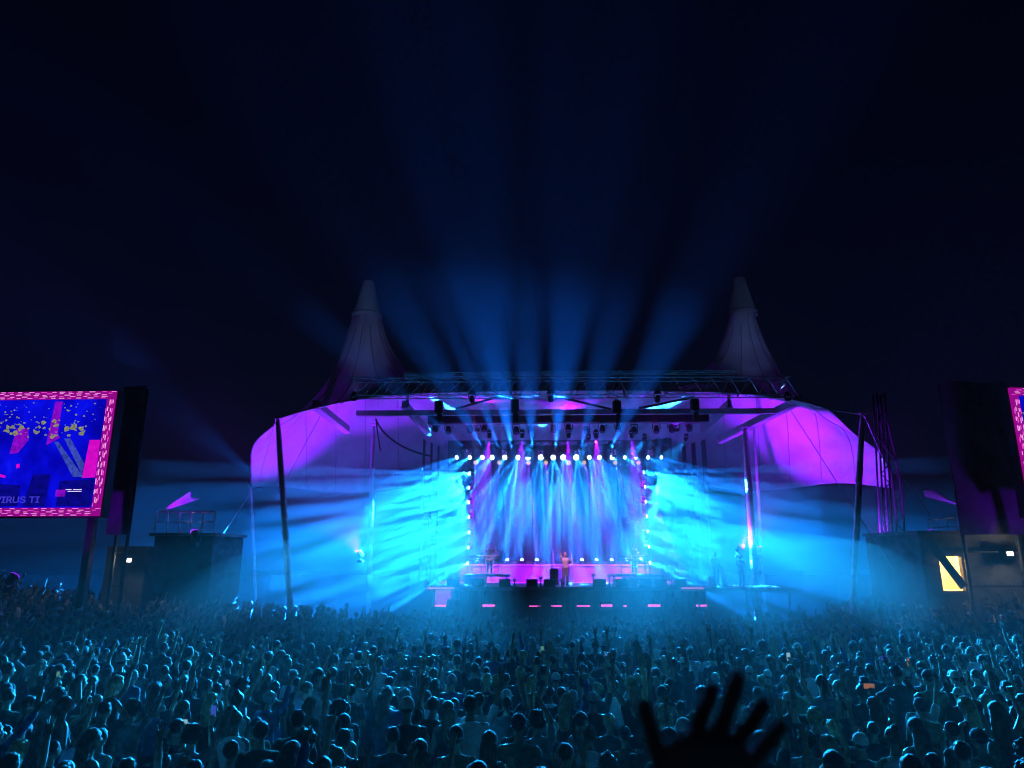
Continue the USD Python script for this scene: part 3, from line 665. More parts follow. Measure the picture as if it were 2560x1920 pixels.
def right_content(t, W, H, b):
    rr = np.random.default_rng(9); ms = []; h = H - 2 * b
    for k in range(60):
        x, z = b + rr.uniform(.05, 2.0), H - b - rr.uniform(.08, .5) * h; r = rr.uniform(.02, .08); a = np.sort(rr.uniform(0, 2 * np.pi, 6))
        try: ms.append(flat(np.stack([x + r * np.cos(a), z + r * np.sin(a)], 1), -.048, -.033))
        except Exception: pass
    tag(obj('confetti_on_screen', cat_(ms), M['scr_conf'], t, smooth=False), kind='stuff')
    obj('light_shaft', flat([(b + .6, b + .4), (b + 1.1, b + .4), (b + 2.2, H - b - 1), (b + 1.9, H - b - 1)], -.042, -.033), M['scr_beam'], t, smooth=False)
pT, pB = A(253, 845, 30), A(215, 1115, 30)
Hs = pT[2] - pB[2]; Ws = 9.0; rotL = -.05
xr_ = (pT[0] + pB[0]) / 2
led_screen('tilted looking video screen left of the tent, blue concert picture inside a pink light frame', (xr_ - Ws * math.cos(rotL), 30 - Ws * math.sin(rotL), pB[2]), rotL, Ws, Hs, left_content, 1, -1)
pT, pB = A(2175, 838, 30), A(2229, 1115, 30)
led_screen('video screen cut off by the right edge, blue picture inside a pink light frame', ((pT[0] + pB[0]) / 2, 30, pB[2]), .05, Ws, pT[2] - pB[2], right_content, 2, 1)
for s, (xa, xb, ya, yb), lab in ((-1, (222, 322, 835, 1155), 'dark scrim clad tower right beside the left video screen'), (1, (2078, 2172, 825, 1155), 'dark purple tinted scrim tower left beside the right video screen')):
    a, b = A(xa, yb, 32), A(xb, ya, 32)
    t = thing('scrim_tower', lab, 'tower', 'scrim towers beside the video screens')
    n = 26; xs_ = np.linspace(a[0], b[0], n); zs = np.linspace(a[2], b[2], 18); XX, ZZ = np.meshgrid(xs_, zs)
    YY = 32 + .12 * np.sin(XX * 2.3) + .1 * np.sin(ZZ * 1.3 + XX) ; qi = np.arange(n * 18).reshape(18, n)
    obj('scrim', (np.stack([XX, YY, ZZ], -1).reshape(-1, 3), np.stack([qi[:-1, :-1], qi[:-1, 1:], qi[1:, 1:], qi[1:, :-1]], -1).reshape(-1, 4)), M['scrim'], t, smooth=True)
    for xx in (a[0] + .35, b[0] - .35):
        for yy in (32.5,): obj('leg', rod((xx, yy, 0), (xx, yy, b[2]), .08), M['black'], t)
    flood(np.array([(a[0] + b[0]) / 2 + s * 1.5, 28.0, 3.6]), (a + b) / 2, 40, 110, PURPLE, ('purple flood lamp before the left scrim tower', 'purple flood lamp before the right scrim tower')[s > 0], 1.0)
    for zz in np.arange(1.5, b[2], 1.5): obj('cross_bar', rod((a[0] + .35, 32.5, zz), (b[0] - .35, 32.5, zz), .04), M['black'], t)

# ------------------------------------------------------------------ buildings beside the arena
def face_at(x, y, Yd): return A(x, y, Yd)
BY = 33.0
a, b = A(2003, 1290, BY), A(2164, 1154, BY)
d0, d1 = A(2036, 1262, BY), A(2076, 1202, BY)
hb = thing('service_building', 'low rendered building right of the stage with a lit yellow doorway', 'building')
zb = 0.0
obj('wall', box2((a[0], BY, zb), (d0[0], BY + .25, b[2])), M['wall'], hb, smooth=False)
obj('wall', box2((d1[0], BY, zb), (b[0] + 5, BY + .25, b[2])), M['wall'], hb, smooth=False)
obj('wall', box2((d0[0], BY + .002, d1[2]), (d1[0], BY + .25, b[2] - .003)), M['wall'], hb, smooth=False)
obj('wall', box2((d0[0], BY + .002, zb), (d1[0], BY + .25, d0[2] - .3)), M['wall'], hb, smooth=False)
obj('side_wall', box2((a[0], BY + .25, zb), (a[0] + .25, BY + 5, b[2])), M['wall'], hb, smooth=False)
obj('roof_slab', box2((a[0] - .15, BY - .15, b[2] + .003), (b[0] + 5, BY + 5, b[2] + .16)), M['concrete'], hb, smooth=False)
rm = obj('room', cat_([box2((d0[0] - .5, BY + 2.2, d0[2] - .3), (d1[0] + .8, BY + 2.3, d1[2] + .3)), box2((d0[0] - .55, BY + .26, d0[2] - .3), (d0[0] - .5, BY + 2.2, d1[2] + .3)), box2((d1[0] + .8, BY + .26, d0[2] - .3), (d1[0] + .85, BY + 2.2, d1[2] + .3)), box2((d0[0] - .5, BY + .26, d0[2] - .36), (d1[0] + .8, BY + 2.2, d0[2] - .3)), box2((d0[0] - .5, BY + .26, d1[2] + .3), (d1[0] + .8, BY + 2.2, d1[2] + .36))]), M['warm_room'], hb, smooth=False)
obj('shelf', cat_([box2((d0[0] + .05, BY + 1.7, d0[2] + .2 + k * .28), (d0[0] + .42, BY + 2.15, d0[2] + .24 + k * .28)) for k in range(3)]), M['black'], hb, smooth=False)
sl = UsdLux.SphereLight.Define(stage, f'{hb.GetPath()}/room_lamp'); sl.CreateRadiusAttr(.12); sl.CreateIntensityAttr(150); sl.CreateNormalizeAttr(True); sl.CreateColorAttr(Gf.Vec3f(1, .68, .26)); sl.AddTranslateOp().Set(tuple(map(float, ((d0[0] + d1[0]) / 2 + .5, BY + .9, d1[2] + .1))))
obj('stair_stringer', bar(A(2004, 1165, BY - .35), A(2082, 1268, BY - .35), .1, .34), M['black'], hb, smooth=False)
obj('ledge_light', box2(A(2106, 1190, BY - .05), A(2130, 1188.5, BY - .02)), M['pale'], hb, smooth=False)
rl = thing('roof_railing', 'thin tube railing along the roof of the low building at right', 'railing')
ra, rb_ = A(2004, 1122, BY + .1), A(2162, 1112, BY + .1)
obj('top_rail', rod(ra, rb_, .03), M['wire'], rl); obj('mid_rail', rod(ra - [0, 0, .4], rb_ - [0, 0, .4], .02), M['wire'], rl)
for k in range(9):
    p = ra + (rb_ - ra) * k / 8; obj('post', rod([p[0], p[1], b[2] + .16], p, .025), M['wire'], rl)
def work_lamp(label, p):
    t = thing('work_lamp', label, 'lamp', 'white work lamps')
    obj('housing', rbox((.34, .2, .24), p + np.array([0, .12, 0]), .02), M['black'], t); obj('glass', box((.28, .02, .18), p), M['white_lamp'], t)
    obj('arm', rod(p + np.array([0, .2, 0]), p + np.array([0, 1.0, .1]), .02), M['black'], t)
    q = UsdLux.SphereLight.Define(stage, f'{t.GetPath()}/lamp_light'); q.CreateRadiusAttr(.06); q.CreateIntensityAttr(12); q.CreateNormalizeAttr(True); q.CreateColorAttr(Gf.Vec3f(1, .95, .75)); q.AddTranslateOp().Set(tuple(map(float, p + np.array([0, -.12, 0]))))
work_lamp('small white work lamp on the dark building at left', A(277, 1210, 33)); work_lamp('small white work lamp right of the lit doorway', A(2182, 1196, BY - .8))
lb = thing('service_platform', 'dark service platform with tube railing left of the stage', 'platform')
a, b = A(318, 1300, 36), A(462, 1158, 36)
obj('block', box2((a[0], 36, 0), (b[0], 40, b[2])), M['drape'], lb, smooth=False)
obj('deck', box2((a[0] - .2, 35.8, b[2] + .003), (b[0] + .2, 40, b[2] + .15)), M['concrete'], lb, smooth=False)
for k in range(6):
    x_ = a[0] + (b[0] - a[0]) * k / 5; obj('post', rod((x_, 35.9, b[2] + .15), (x_, 35.9, b[2] + 1.2), .03), M['wire'], lb)
obj('top_rail', rod((a[0], 35.9, b[2] + 1.2), (b[0], 35.9, b[2] + 1.2), .035), M['wire'], lb); obj('mid_rail', rod((a[0], 35.9, b[2] + .7), (b[0], 35.9, b[2] + .7), .02), M['wire'], lb)
obj('wall_extension', box2((A(230, 1200, 34)[0], 34, 0), (A(316, 1200, 34)[0], 39.5, A(280, 1180, 34)[2])), M['drape'], lb, smooth=False)
for s, x0, n, lab in ((-1, SL - 2.5, 22, 'dark site fence behind the crowd on the left'), (1, SR + 2.5, 20, 'dark site fence behind the crowd on the right')):
    t = thing('site_fence', lab, 'fence', 'dark site fences')
    for k in range(n):
        xx = x0 + s * 2.4 * k
        obj('panel', box2((xx, 49 + (.03 if k % 2 else 0), .05), (xx + s * 2.38, 49.06 + (.03 if k % 2 else 0), 3.0)), M['drape'], t, smooth=False)
        obj('post', rod((xx, 49.15, 0), (xx, 49.15, 3.1), .05, 6), M['black'], t)

# ------------------------------------------------------------------ people
SKIN = [(.36, .22, .15), (.42, .27, .19), (.26, .15, .10)]
for k, c in enumerate(SKIN): M[f'skin{k}'] = plain(f'skin_tone_{k}', c, .5, noise=25.0, amount=.08)
def hair_mat(name, c):
    return usdkit.material(stage, f'/World/Looks/{name}', {'g': ('texture_coordinate', {}), 'mp': ('mapping', {'mapping_type': 'point', 'scale': (90, 90, 14)}), 'n': ('noise_texture', {'scale': 1.0, 'detail': 3.0}),
        'r': ('rgb_ramp', {'ramp': [(.3, tuple(x * .55 for x in c)), (.7, tuple(min(1, x * 1.4) for x in c))]}), 'b': ('bump', {'strength': .8, 'distance': .01}), 'p': ('principled_bsdf', {'roughness': .62, 'specular_ior_level': .25, 'sheen_weight': .5, 'sheen_roughness': .4})},
        [('g.object', 'mp.vector'), ('mp.vector', 'n.vector'), ('n.fac', 'r.fac'), ('r.color', 'p.base_color'), ('n.fac', 'b.height'), ('b.normal', 'p.normal')], surface='p.BSDF')
M['hair_dark'] = hair_mat('dark_hair', (.035, .022, .016)); M['hair_brown'] = hair_mat('brown_hair', (.11, .06, .035)); M['hair_blond'] = hair_mat('blond_hair', (.42, .32, .17)); M['hair_grey'] = hair_mat('grey_hair', (.32, .31, .3))
def cloth_mat(name, c): return plain(name, c, .9, noise=14.0, amount=.18, bump=.35, extra={'sheen_weight': .15})
CLOTH = {'black': (.018, .018, .02), 'dark': (.05, .05, .06), 'white': (.62, .62, .6), 'grey': (.22, .22, .23), 'blue': (.05, .08, .2), 'olive': (.10, .11, .06)}
for k, c in CLOTH.items(): M['cloth_' + k] = cloth_mat(f'{k}_cloth', c)
M['cap_pale'] = cloth_mat('pale_cap_cloth', (.5, .5, .46)); M['cap_dark'] = cloth_mat('dark_cap_cloth', (.04, .04, .05))

def ball(c, r, seg=12):
    s = m3.Manifold.sphere(1.0, seg)
    return s.scale([r, r, r] if np.ndim(r) == 0 else list(r)).translate([float(x) for x in c])
def hull(*ms): return m3.Manifold.batch_hull(list(ms))
def chain(pts, rad, seg=10):
    out = []
    bs = [ball(p, r, seg) for p, r in zip(pts, rad)]
    for a, b in zip(bs[:-1], bs[1:]): out.append(hull(a, b))
    return out
def finish(parts, length=.045, it=6):
    m = m3.Manifold.batch_boolean(parts, m3.OpType.Add).refine_to_length(length).to_mesh()
    t = trimesh.Trimesh(m.vert_properties[:, :3], m.tri_verts, process=True)
    if it: trimesh.smoothing.filter_taubin(t, lamb=.5, nu=.53, iterations=it)
    return t
def hand_parts(wrist, direction, palm_normal, style, side, s=1.0, seg=8):
    "palm and five fingers; direction: wrist towards fingertips; palm_normal: out of the palm; side +1: thumb on the +lateral side"
    d = np.asarray(direction, float); d /= np.linalg.norm(d)
    n = np.asarray(palm_normal, float); n -= d * (n @ d); n /= np.linalg.norm(n)
    l = np.cross(d, n) * side
    P = lambda a, b, c: np.asarray(wrist) + (d * a + l * b + n * c) * s
    out = [hull(ball(P(.0, .012, 0), .022 * s, seg), ball(P(0, -.012, 0), .022 * s, seg), ball(P(.088, .034, 0), .013 * s, seg), ball(P(.082, -.034, 0), .012 * s, seg), ball(P(.04, .034, .006), .015 * s, seg))]
    lens, lat = (.078, .088, .083, .066), (.033, .011, -.011, -.032)
    fan = (.22, .07, -.07, -.22)
    for k in range(4):
        curl = {'open': .12, 'relaxed': .5, 'fist': 1.5, 'point': 0.05 if k == 0 else 1.5, 'horns': .05 if k in (0, 3) else 1.5, 'grip': 1.1}[style]
        a, p = 0.0, P(.084, lat[k], 0); pts, rs = [p], [.0105 * s]
        for seg_i, frac in enumerate((.46, .30, .24)):
            a += curl * (.75 if seg_i == 0 else 1.0)
            v = d * math.cos(a) * math.cos(fan[k] * (style == 'open')) + n * math.sin(a) + l * math.sin(fan[k]) * (style == 'open')
            p = p + v * lens[k] * frac * s; pts.append(p); rs.append((.0098, .009, .0078)[seg_i] * s)
        out += chain(pts, rs, seg)
    tc = {'open': (1.0, .1), 'relaxed': (.7, .4), 'fist': (.35, 1.1), 'point': (.35, 1.1), 'horns': (.3, 1.1), 'grip': (.7, .8)}[style]
    b0 = P(.02, .028, .004); b1 = b0 + (d * .033 + l * .03 * tc[0] + n * .012) * s; b2 = b1 + (d * .026 + l * .016 * tc[0] + n * .02 * tc[1]) * s; b3 = b2 + (d * .02 + l * .004 - l * .012 * (tc[1] > 1) + n * .014 * tc[1]) * s
    out += chain([b0, b1, b2, b3], [.014 * s, .0115 * s, .0105 * s, .0085 * s], seg)
    return out
REST = {1: ((.215, -.02, 1.13), (.225, .08, .90), (0, .15, -1), 'relaxed'), -1: ((-.215, -.02, 1.13), (-.225, .08, .90), (0, .15, -1), 'relaxed')}
def arm_pose(kind, s):
    S = {'up': ((.27, .06, 1.62), (.25, .14, 1.90), (-.05, .1, 1), 'open'), 'high': ((.22, .03, 1.68), (.19, .06, 1.96), (0, .05, 1), 'open'), 'fist': ((.28, .10, 1.58), (.24, .17, 1.85), (-.05, .05, 1), 'fist'),
         'point': ((.26, .14, 1.60), (.22, .30, 1.83), (-.05, .4, 1), 'point'), 'horns': ((.25, .05, 1.66), (.22, .10, 1.93), (0, .1, 1), 'horns'), 'phone': ((.24, .14, 1.47), (.07, .29, 1.72), (-.05, .05, 1), 'grip'),
         'head': ((.36, .05, 1.56), (.14, .04, 1.74), (-1, .05, .15), 'relaxed'), 'fwd': ((.25, .16, 1.22), (.13, .36, 1.18), (-.2, 1, .1), 'relaxed'), 'bent': ((.36, .0, 1.25), (.36, .12, 1.50), (-.1, .2, 1), 'fist'),
         'hip': ((.38, -.10, 1.18), (.21, .07, 1.00), (-1, .3, -.3), 'relaxed'), 'rest': REST[1]}[kind]
    e, w, d, st_ = S
    return (s * e[0], e[1], e[2]), (s * w[0], w[1], w[2]), (s * d[0], d[1], d[2]), st_
def person_parts(left='rest', right='rest', hair='short', top='tee', female=False, seed=0, fine=False, lean=0.0):
    "meshes of a person 1.75 m tall who looks along +y: body, top, trousers, hair and more"
    rr = np.random.default_rng(seed); L = .032 if fine else .05
    sw = .165 if female else .185
    head_c = np.array([0, .03, 1.635])
    body = [hull(ball((0, 0, 1.0), (.13, .09, .1)), ball((0, 0, 1.15), (.115, .08, .1))), hull(ball((0, 0, 1.15), (.115, .08, .1)), ball((0, .0, 1.34), (.135, .09, .1)), ball((sw - .03, -.01, 1.41), .05), ball((-sw + .03, -.01, 1.41), .05)),
            hull(ball((0, -.005, 1.42), (.07, .06, .05)), ball((0, .012, 1.54), (.052, .055, .05)))]
    body += [hull(ball(head_c + [0, -.005, .03], (.076, .094, .088), 16), ball(head_c + [0, .03, -.07], (.045, .05, .045), 12), ball(head_c + [0, .05, -.02], (.058, .05, .06), 12))]
    body += [hull(ball(head_c + [0, .096, .012], .010, 8), ball(head_c + [0, .118, -.018], .013, 8), ball(head_c + [.012, .1, -.022], .010, 8), ball(head_c + [-.012, .1, -.022], .010, 8))]
    body += [hull(ball(head_c + [.02, .098, -.055], .008, 8), ball(head_c + [-.02, .098, -.055], .008, 8))]
    for s in (-1, 1): body.append(hull(ball(head_c + [s * .079, -.005, .02], (.010, .022, .022), 8), ball(head_c + [s * .076, .0, -.025], (.008, .012, .016), 8)))
    tops, trousers = [], []
    sleeve = {'tee': .55, 'tank': 0, 'long': 1.0}[top]
    for s, kind in ((-1, left), (1, right)):
        if kind is None: continue
        e, w, d, style = arm_pose(kind, s)
        sh = np.array([s * sw, -.01, 1.39]); e, w = np.array(e), np.array(w)
        if e[2] > 1.45: sh = sh + [0, 0, .035]
        e = e + rr.normal(0, .018, 3); w = w + rr.normal(0, .022, 3)
        fk = np.array([.9, .9, .9]) if female else np.ones(3)
        body += chain([sh, sh + (e - sh) * .45, e, e + (w - e) * .3, w], [.052 * fk[0], .048 * fk[0], .039 * fk[0], .041 * fk[0], .028 * fk[0]])
        nrm = np.array([-s * .2, 1.0, .2]) if d[2] > .5 else np.array([-s * 1.0, .1, 0.2])
        if kind == 'head': nrm = np.array([0, .3, -1.0])
        body += hand_parts(w + np.asarray(d) / np.linalg.norm(d) * .02, d, nrm, style, -s if d[2] > .5 and nrm[1] > .5 else s, .95)
        if sleeve:
            q = sh + (e - sh) * sleeve
            tops += chain([sh, (sh + q) / 2, q], [.068, .068, .064 if sleeve < 1 else .055])
            if sleeve == 1: tops += chain([e, e + (w - e) * .9], [.055, .043])
    bx = .0 if not female else -.012
    tops += [hull(ball((0, 0, .96), (.165 + bx, .12, .05)), ball((0, .0, 1.14), (.148 + bx, .112, .1))), hull(ball((0, 0, 1.14), (.148 + bx, .112, .1)), ball((0, .005, 1.32), (.165 + bx, .118, .1)), ball((sw - .025, -.01, 1.375), .062), ball((-sw + .025, -.01, 1.375), .062), ball((0, -.015, 1.465), (.062, .06, .03)))]
    for s in (-1, 1):
        hip, kn, an = np.array([s * .085, 0, .93]), np.array([s * .10, .02, .5]), np.array([s * .105, -.02, .1])
        body += chain([hip, kn, an], [.085, .052, .04]); body.append(hull(ball(an + [0, -.02, -.05], .035), ball(an + [s * .02, .17, -.065], (.04, .05, .03))))
        trousers += chain([hip + [0, 0, .02], (hip + kn) / 2, kn, an], [.105, .09, .072, .06])
    trousers.append(hull(ball((0, 0, .93), (.15, .115, .09)), ball((0, 0, 1.0), (.15, .112, .04))))
    out = {'body': finish(body, L, 4), 'shirt': finish(tops, .05, 6), 'trousers': finish(trousers, .09, 4)}
    hs = m3.Manifold.sphere(1.0, 32)
    def hair_shell(scale, center, cut, amp, freq, extra=()):
        h = hs.scale(list(scale)).translate([float(x) for x in center])
        for nrm, off in cut: h = h.trim_by_plane(list(nrm), off)
        m = m3.Manifold.batch_boolean([h, *extra], m3.OpType.Add).refine_to_length(.018 if fine else .026).to_mesh()
        t = trimesh.Trimesh(m.vert_properties[:, :3], m.tri_verts, process=True); trimesh.smoothing.filter_taubin(t, iterations=3)
        n = meshkit.fbm(t.vertices * [freq, freq, freq * .6] + seed * 7.3, 3, seed) - .5
        t.vertices = t.vertices + t.vertex_normals * (n * amp)[:, None]
        return t
    hc = head_c + [0, -.012, .035]
    cutf = [((0, -.86, .5), float(np.dot((0, -.86, .5), head_c + [0, .062, .055]))), ((0, 0, 1), 1.555)]
    if hair == 'short': out['hair'] = hair_shell((.087, .105, .100), hc, cutf, .04, 55)
    elif hair == 'crop': out['hair'] = hair_shell((.080, .098, .091), hc, cutf, .012, 80)
    elif hair == 'spiky': out['hair'] = hair_shell((.088, .104, .108), hc, cutf, .085, 70)
    elif hair == 'curly': out['hair'] = hair_shell((.108, .122, .118), hc, [((0, -.86, .5), float(np.dot((0, -.86, .5), head_c + [0, .07, .05]))), ((0, 0, 1), 1.53)], .08, 40)
    elif hair in ('long', 'wavy'):
        ex = [hull(ball((0, -.05, 1.64), (.094, .07, .05), 16), ball((0, -.075, 1.50), (.105, .05, .06), 16), ball((0, -.10, 1.30), (.10, .035, .08), 16))]
        out['hair'] = hair_shell((.090, .108, .100), hc, [((0, -.86, .5), float(np.dot((0, -.86, .5), head_c + [0, .066, .05])))], .02 if hair == 'long' else .045, 45, ex)
    elif hair == 'bun':
        out['hair'] = hair_shell((.084, .102, .095), hc, cutf, .012, 60, [ball(head_c + [0, -.07, .125], .045, 16)])
    elif hair == 'ponytail':
        out['hair'] = hair_shell((.084, .102, .095), hc, cutf, .012, 60, chain([head_c + [0, -.11, .06], head_c + [0, -.155, .0], head_c + [0, -.14, -.13], head_c + [0, -.12, -.22]], [.026, .036, .032, .012], 12))
    elif hair in ('cap', 'cap_back'):
        f = 1 if hair == 'cap' else -1
        out['hair'] = hair_shell((.082, .100, .092), hc, cutf + [((0, 0, -1), -1.66)], .01, 60)
        dome = hs.scale([.090, .112, .098]).translate([0, float(hc[1]) + .004, float(hc[2]) + .012]).trim_by_plane([0, 0, 1], 1.655)
        brim = hull(*[ball((x, hc[1] + f * (.095 + .075 * math.cos(x * 16)), 1.662), (.012, .012, .004), 8) for x in (-.075, -.05, -.02, .02, .05, .075)], ball((-.08, hc[1] + f * .05, 1.668), (.008, .02, .005), 8), ball((.08, hc[1] + f * .05, 1.668), (.008, .02, .005), 8))
        out['cap'] = finish([dome, brim, ball((0, hc[1], float(hc[2]) + .112), .008, 8)], .03, 2)
    return out
def turn(t, ang):
    t = t.copy(); c, s = math.cos(ang), math.sin(ang); v = t.vertices.copy(); t.vertices = np.stack([c * v[:, 0] - s * v[:, 1], s * v[:, 0] + c * v[:, 1], v[:, 2]], 1); return t
SIZE = dict(short='short-haired', crop='close-cropped', spiky='spiky-haired', curly='curly-haired', long='long-haired', wavy='wavy-haired', bun='bun-wearing', ponytail='ponytailed', cap='peaked-cap-wearing', cap_back='backward-capped')
def build_person(parent, parts, skin, hairm, shirt, trouser, capm='cap_pale'):
    for nm, mat in (('body', M[f'skin{skin}']), ('shirt', M['cloth_' + shirt]), ('trousers', M['cloth_' + trouser]), ('hair', M[hairm]), ('cap', M[capm])):
        if nm in parts: obj(nm, parts[nm], mat, parent, smooth=True)

# performers on the stage
def place(name, label, cat, parts, loc, rot, scale, **k):
    t = thing(name, label, cat, None, loc, rot, scale); build_person(t, parts, **k); return t
dz = 1.02
place('person', 'singer in dark vest standing at the stage edge with one hand raised', 'person', person_parts('hip', 'up', 'crop', 'tee', seed=3, fine=True), (B(1414, 1466, SY + .5)[0], SY + .5, SZ), math.pi, dz, skin=1, hairm='hair_grey', shirt='grey', trouser='dark')
stick = thing('drum_stick', 'thin stick held up by the singer', 'stick'); sp = np.array([B(1414, 1466, SY + .5)[0], SY + .5, SZ])
hx = sp + np.array([-.24, -.14, 1.98])
hp = B(1417, 1378, SY + .35); obj('shaft', rod(sp + np.array([-.25 * dz, -.17, 1.93 * dz]), sp + np.array([-.27, -.22, 2.42]), .012, 6), M['white'], stick)
KY = 42.0
kz = SZ + .55
place('person', 'keyboard player at left in dark shirt with both fists raised', 'person', person_parts('bent', 'bent', 'short', 'tee', seed=4, fine=True), (B(1224, 1400, KY + 1.1)[0], KY + 1.1, kz), math.pi, 1.0, skin=1, hairm='hair_dark', shirt='black', trouser='black')
place('person', 'keyboard player at right bending over the keys with raised forearm', 'person', person_parts('fwd', 'high', 'short', 'tee', seed=5, fine=True), (B(1585, 1400, KY + 1.1)[0], KY + 1.1, kz), math.pi, 1.0, skin=1, hairm='hair_dark', shirt='black', trouser='black')
place('person', 'stage hand standing beside the pale post at the right stage end', 'person', person_parts('rest', 'rest', 'short', 'tee', seed=6), (B(1792, 1462, 40)[0], 40, SZ), math.pi, 1.0, skin=1, hairm='hair_brown', shirt='black', trouser='black')
place('person', 'stage hand standing farthest right beyond the stage end', 'person', person_parts('rest', 'fwd', 'crop', 'long', seed=7), (B(1855, 1462, 40.5)[0], 40.5, SZ - .1), math.pi, 1.0, skin=1, hairm='hair_dark', shirt='dark', trouser='black')
sw_ = thing('side_platform', 'black side platform for the crew right of the stage', 'platform')
obj('deck', box2((SR + .05, 39, SZ - .28), (SR + 5.2, 43, SZ - .1)), M['deck'], sw_, smooth=False)
for xx in (SR + .4, SR + 2.6, SR + 4.9): obj('leg', rod((xx, 39.3, 0), (xx, 39.3, SZ - .28), .05), M['steel'], sw_)
for lab, xc, w in (('left', 1219, 70), ('right', 1590, 70)):
    x0 = B(xc - w / 2, 1400, KY)[0]; x1 = B(xc + w / 2, 1400, KY)[0]
    r_ = thing('keyboard_riser', f'low riser under the {lab} keyboard player', 'riser', 'keyboard risers')
    obj('deck', box2((x0 - .5, KY - .9, kz - .12), (x1 + .5, KY + 2.0, kz)), M['deck'], r_, smooth=False)
    obj('front_panel', box2((x0 - .5 + (0 if lab == 'left' else .3), KY - .93, SZ + .01), ((x0 + x1) / 2 + (.0 if lab == 'left' else 1.2), KY - .905, kz - .13)), M.setdefault('panel_pink', plain('mauve_front_panel', (.5, .4, .48), .6, noise=8.0)), r_, smooth=False)
    for q in (x0 - .3, x1 + .3): obj('leg', box((.1, .1, kz - .13 - SZ), (q, KY + 1.5, (kz - .12 + SZ) / 2)), M['black'], r_, smooth=False)
    for n_, (xa, wd) in enumerate(((x0 + .1, .9), (x1 - .55, .8)) if lab == 'left' else ((x0 + .35, .8), (x1 - .55, .9))):
        for lvl in (0, 1):
            kb = thing('keyboard', f'{"lower" if lvl == 0 else "upper"} keyboard on the {"left" if n_ == 0 else "right"} stand of the {lab} keyboard player', 'keyboard', 'keyboards on stage')
            zc = kz + .82 + .2 * lvl
            obj('case', rbox((1.0, .34, .09), (xa, KY + .2 + .08 * lvl, zc), .015), M['keys'], kb, smooth=False)
            obj('keys', box((.9, .14, .015), (xa, KY + .36 + .08 * lvl, zc + .053)), M['white'], kb, smooth=False)
            obj('control_panel', box((.9, .12, .012), (xa, KY + .16 + .08 * lvl, zc + .052)), M['greypaint'], kb, smooth=False)
        sd = thing('keyboard_stand', f'silver {"left" if n_ == 0 else "right"} stand of the {lab} keyboard player', 'stand', 'keyboard stands on stage')
        for q in (-.38, .38):
            obj('leg', rod((xa + q, KY + .2, kz), (xa + q, KY + .2, kz + .76), .028), M['alu'], sd); obj('foot', rod((xa + q, KY - .1, kz + .02), (xa + q, KY + .5, kz + .02), .025), M['alu'], sd)
            obj('tier_arm', rod((xa + q, KY + .2, kz + .7), (xa + q, KY + .42, kz + .96), .02), M['alu'], sd)
        obj('cross_bar', rod((xa - .38, KY + .2, kz + .4), (xa + .38, KY + .2, kz + .4), .02), M['alu'], sd)
        ms_ = thing('microphone_stand', f'microphone on boom by the {"left" if n_ == 0 else "right"} keyboards of the {lab} player', 'microphone')
        xm = xa + (.55 if n_ else -.55); obj('pole', rod((xm, KY - .1, kz), (xm, KY - .1, kz + 1.25), .012, 6), M['black'], ms_); obj('boom', rod((xm, KY - .1, kz + 1.25), (xm + (-.3 if n_ else .3), KY + .3, kz + 1.45), .01, 6), M['black'], ms_)
        obj('microphone', rod((xm + (-.3 if n_ else .3), KY + .3, kz + 1.45), (xm + (-.36 if n_ else .36), KY + .42, kz + 1.47), .018, 8, .026), M['steel'], ms_); obj('base', rod((xm, KY - .1, kz), (xm, KY - .1, kz + .03), .12, 14), M['black'], ms_)
# things along the stage edge
rr = np.random.default_rng(3)
for k, px in enumerate((1132, 1196, 1262, 1330, 1374, 1500, 1552, 1612, 1652, 1700)):
    p = B(px, 1468, SY + .45); t = thing('monitor_wedge', f'black floor monitor on the stage edge, {ORD[k]} from left', 'floor monitor', 'floor monitors along the stage edge')
    prof = [(0, 0), (.5, 0), (.44, .22), (.12, .40), (0, .36)]
    from shapely.geometry import Polygon
    m = trimesh.creation.extrude_polygon(Polygon(prof), .6, engine='earcut'); v = m.vertices.copy(); m.vertices = np.stack([v[:, 2] - .3 + p[0], SY + .25 + v[:, 0], SZ + .004 + v[:, 1]], 1); m.invert(); obj('cabinet', m, M['cabinet'], t, smooth=False)
    obj('grille', bar((p[0] - .26, SY + .25 + .29, SZ + .325), (p[0] + .26, SY + .25 + .29, SZ + .325), .33, .012), M['grille'], t, smooth=False)
for k, px in enumerate((1148, 1286, 1352, 1404, 1484, 1524, 1570, 1680)):
    p = B(px, 1466, SY + .15); h = (.5, .3, .42, .25, .55, .5, .36, .45)[k]
    t = thing('stage_stand', f'short black stand with pale top on the stage edge, {ORD[k]} from left', 'stand', 'short stands along the stage edge')
    obj('pole', rod((p[0], SY + .12, SZ), (p[0], SY + .12, SZ + h), .03, 8), M['black'], t); obj('base', rod((p[0], SY + .12, SZ + .004), (p[0], SY + .12, SZ + .03), .14, 14), M['black'], t); obj('head', rbox((.2, .12, .12), (p[0], SY + .12, SZ + h + .06), .02), M['pale'], t)
for k, (px, wd) in enumerate(((1066, .22), (1783, .42))):
    p = B(px, 1458, SY + .2 if k == 0 else 40)
    t = thing('white_case', ('small white lit case on the left end of the stage', 'white draped case beside the stage hand at the right stage end')[k], 'case')
    z0 = SZ if k == 0 else SZ - .1
    obj('shell', rbox((wd, .3, .28 if k == 0 else .55), (p[0], p[1] + .1, z0 + (.145 if k == 0 else .28)), .03), M['white'], t, smooth=False); obj('lid', rbox((wd + .02, .32, .05), (p[0], p[1] + .1, z0 + (.32 if k == 0 else .585)), .01), M['greypaint'], t, smooth=False)
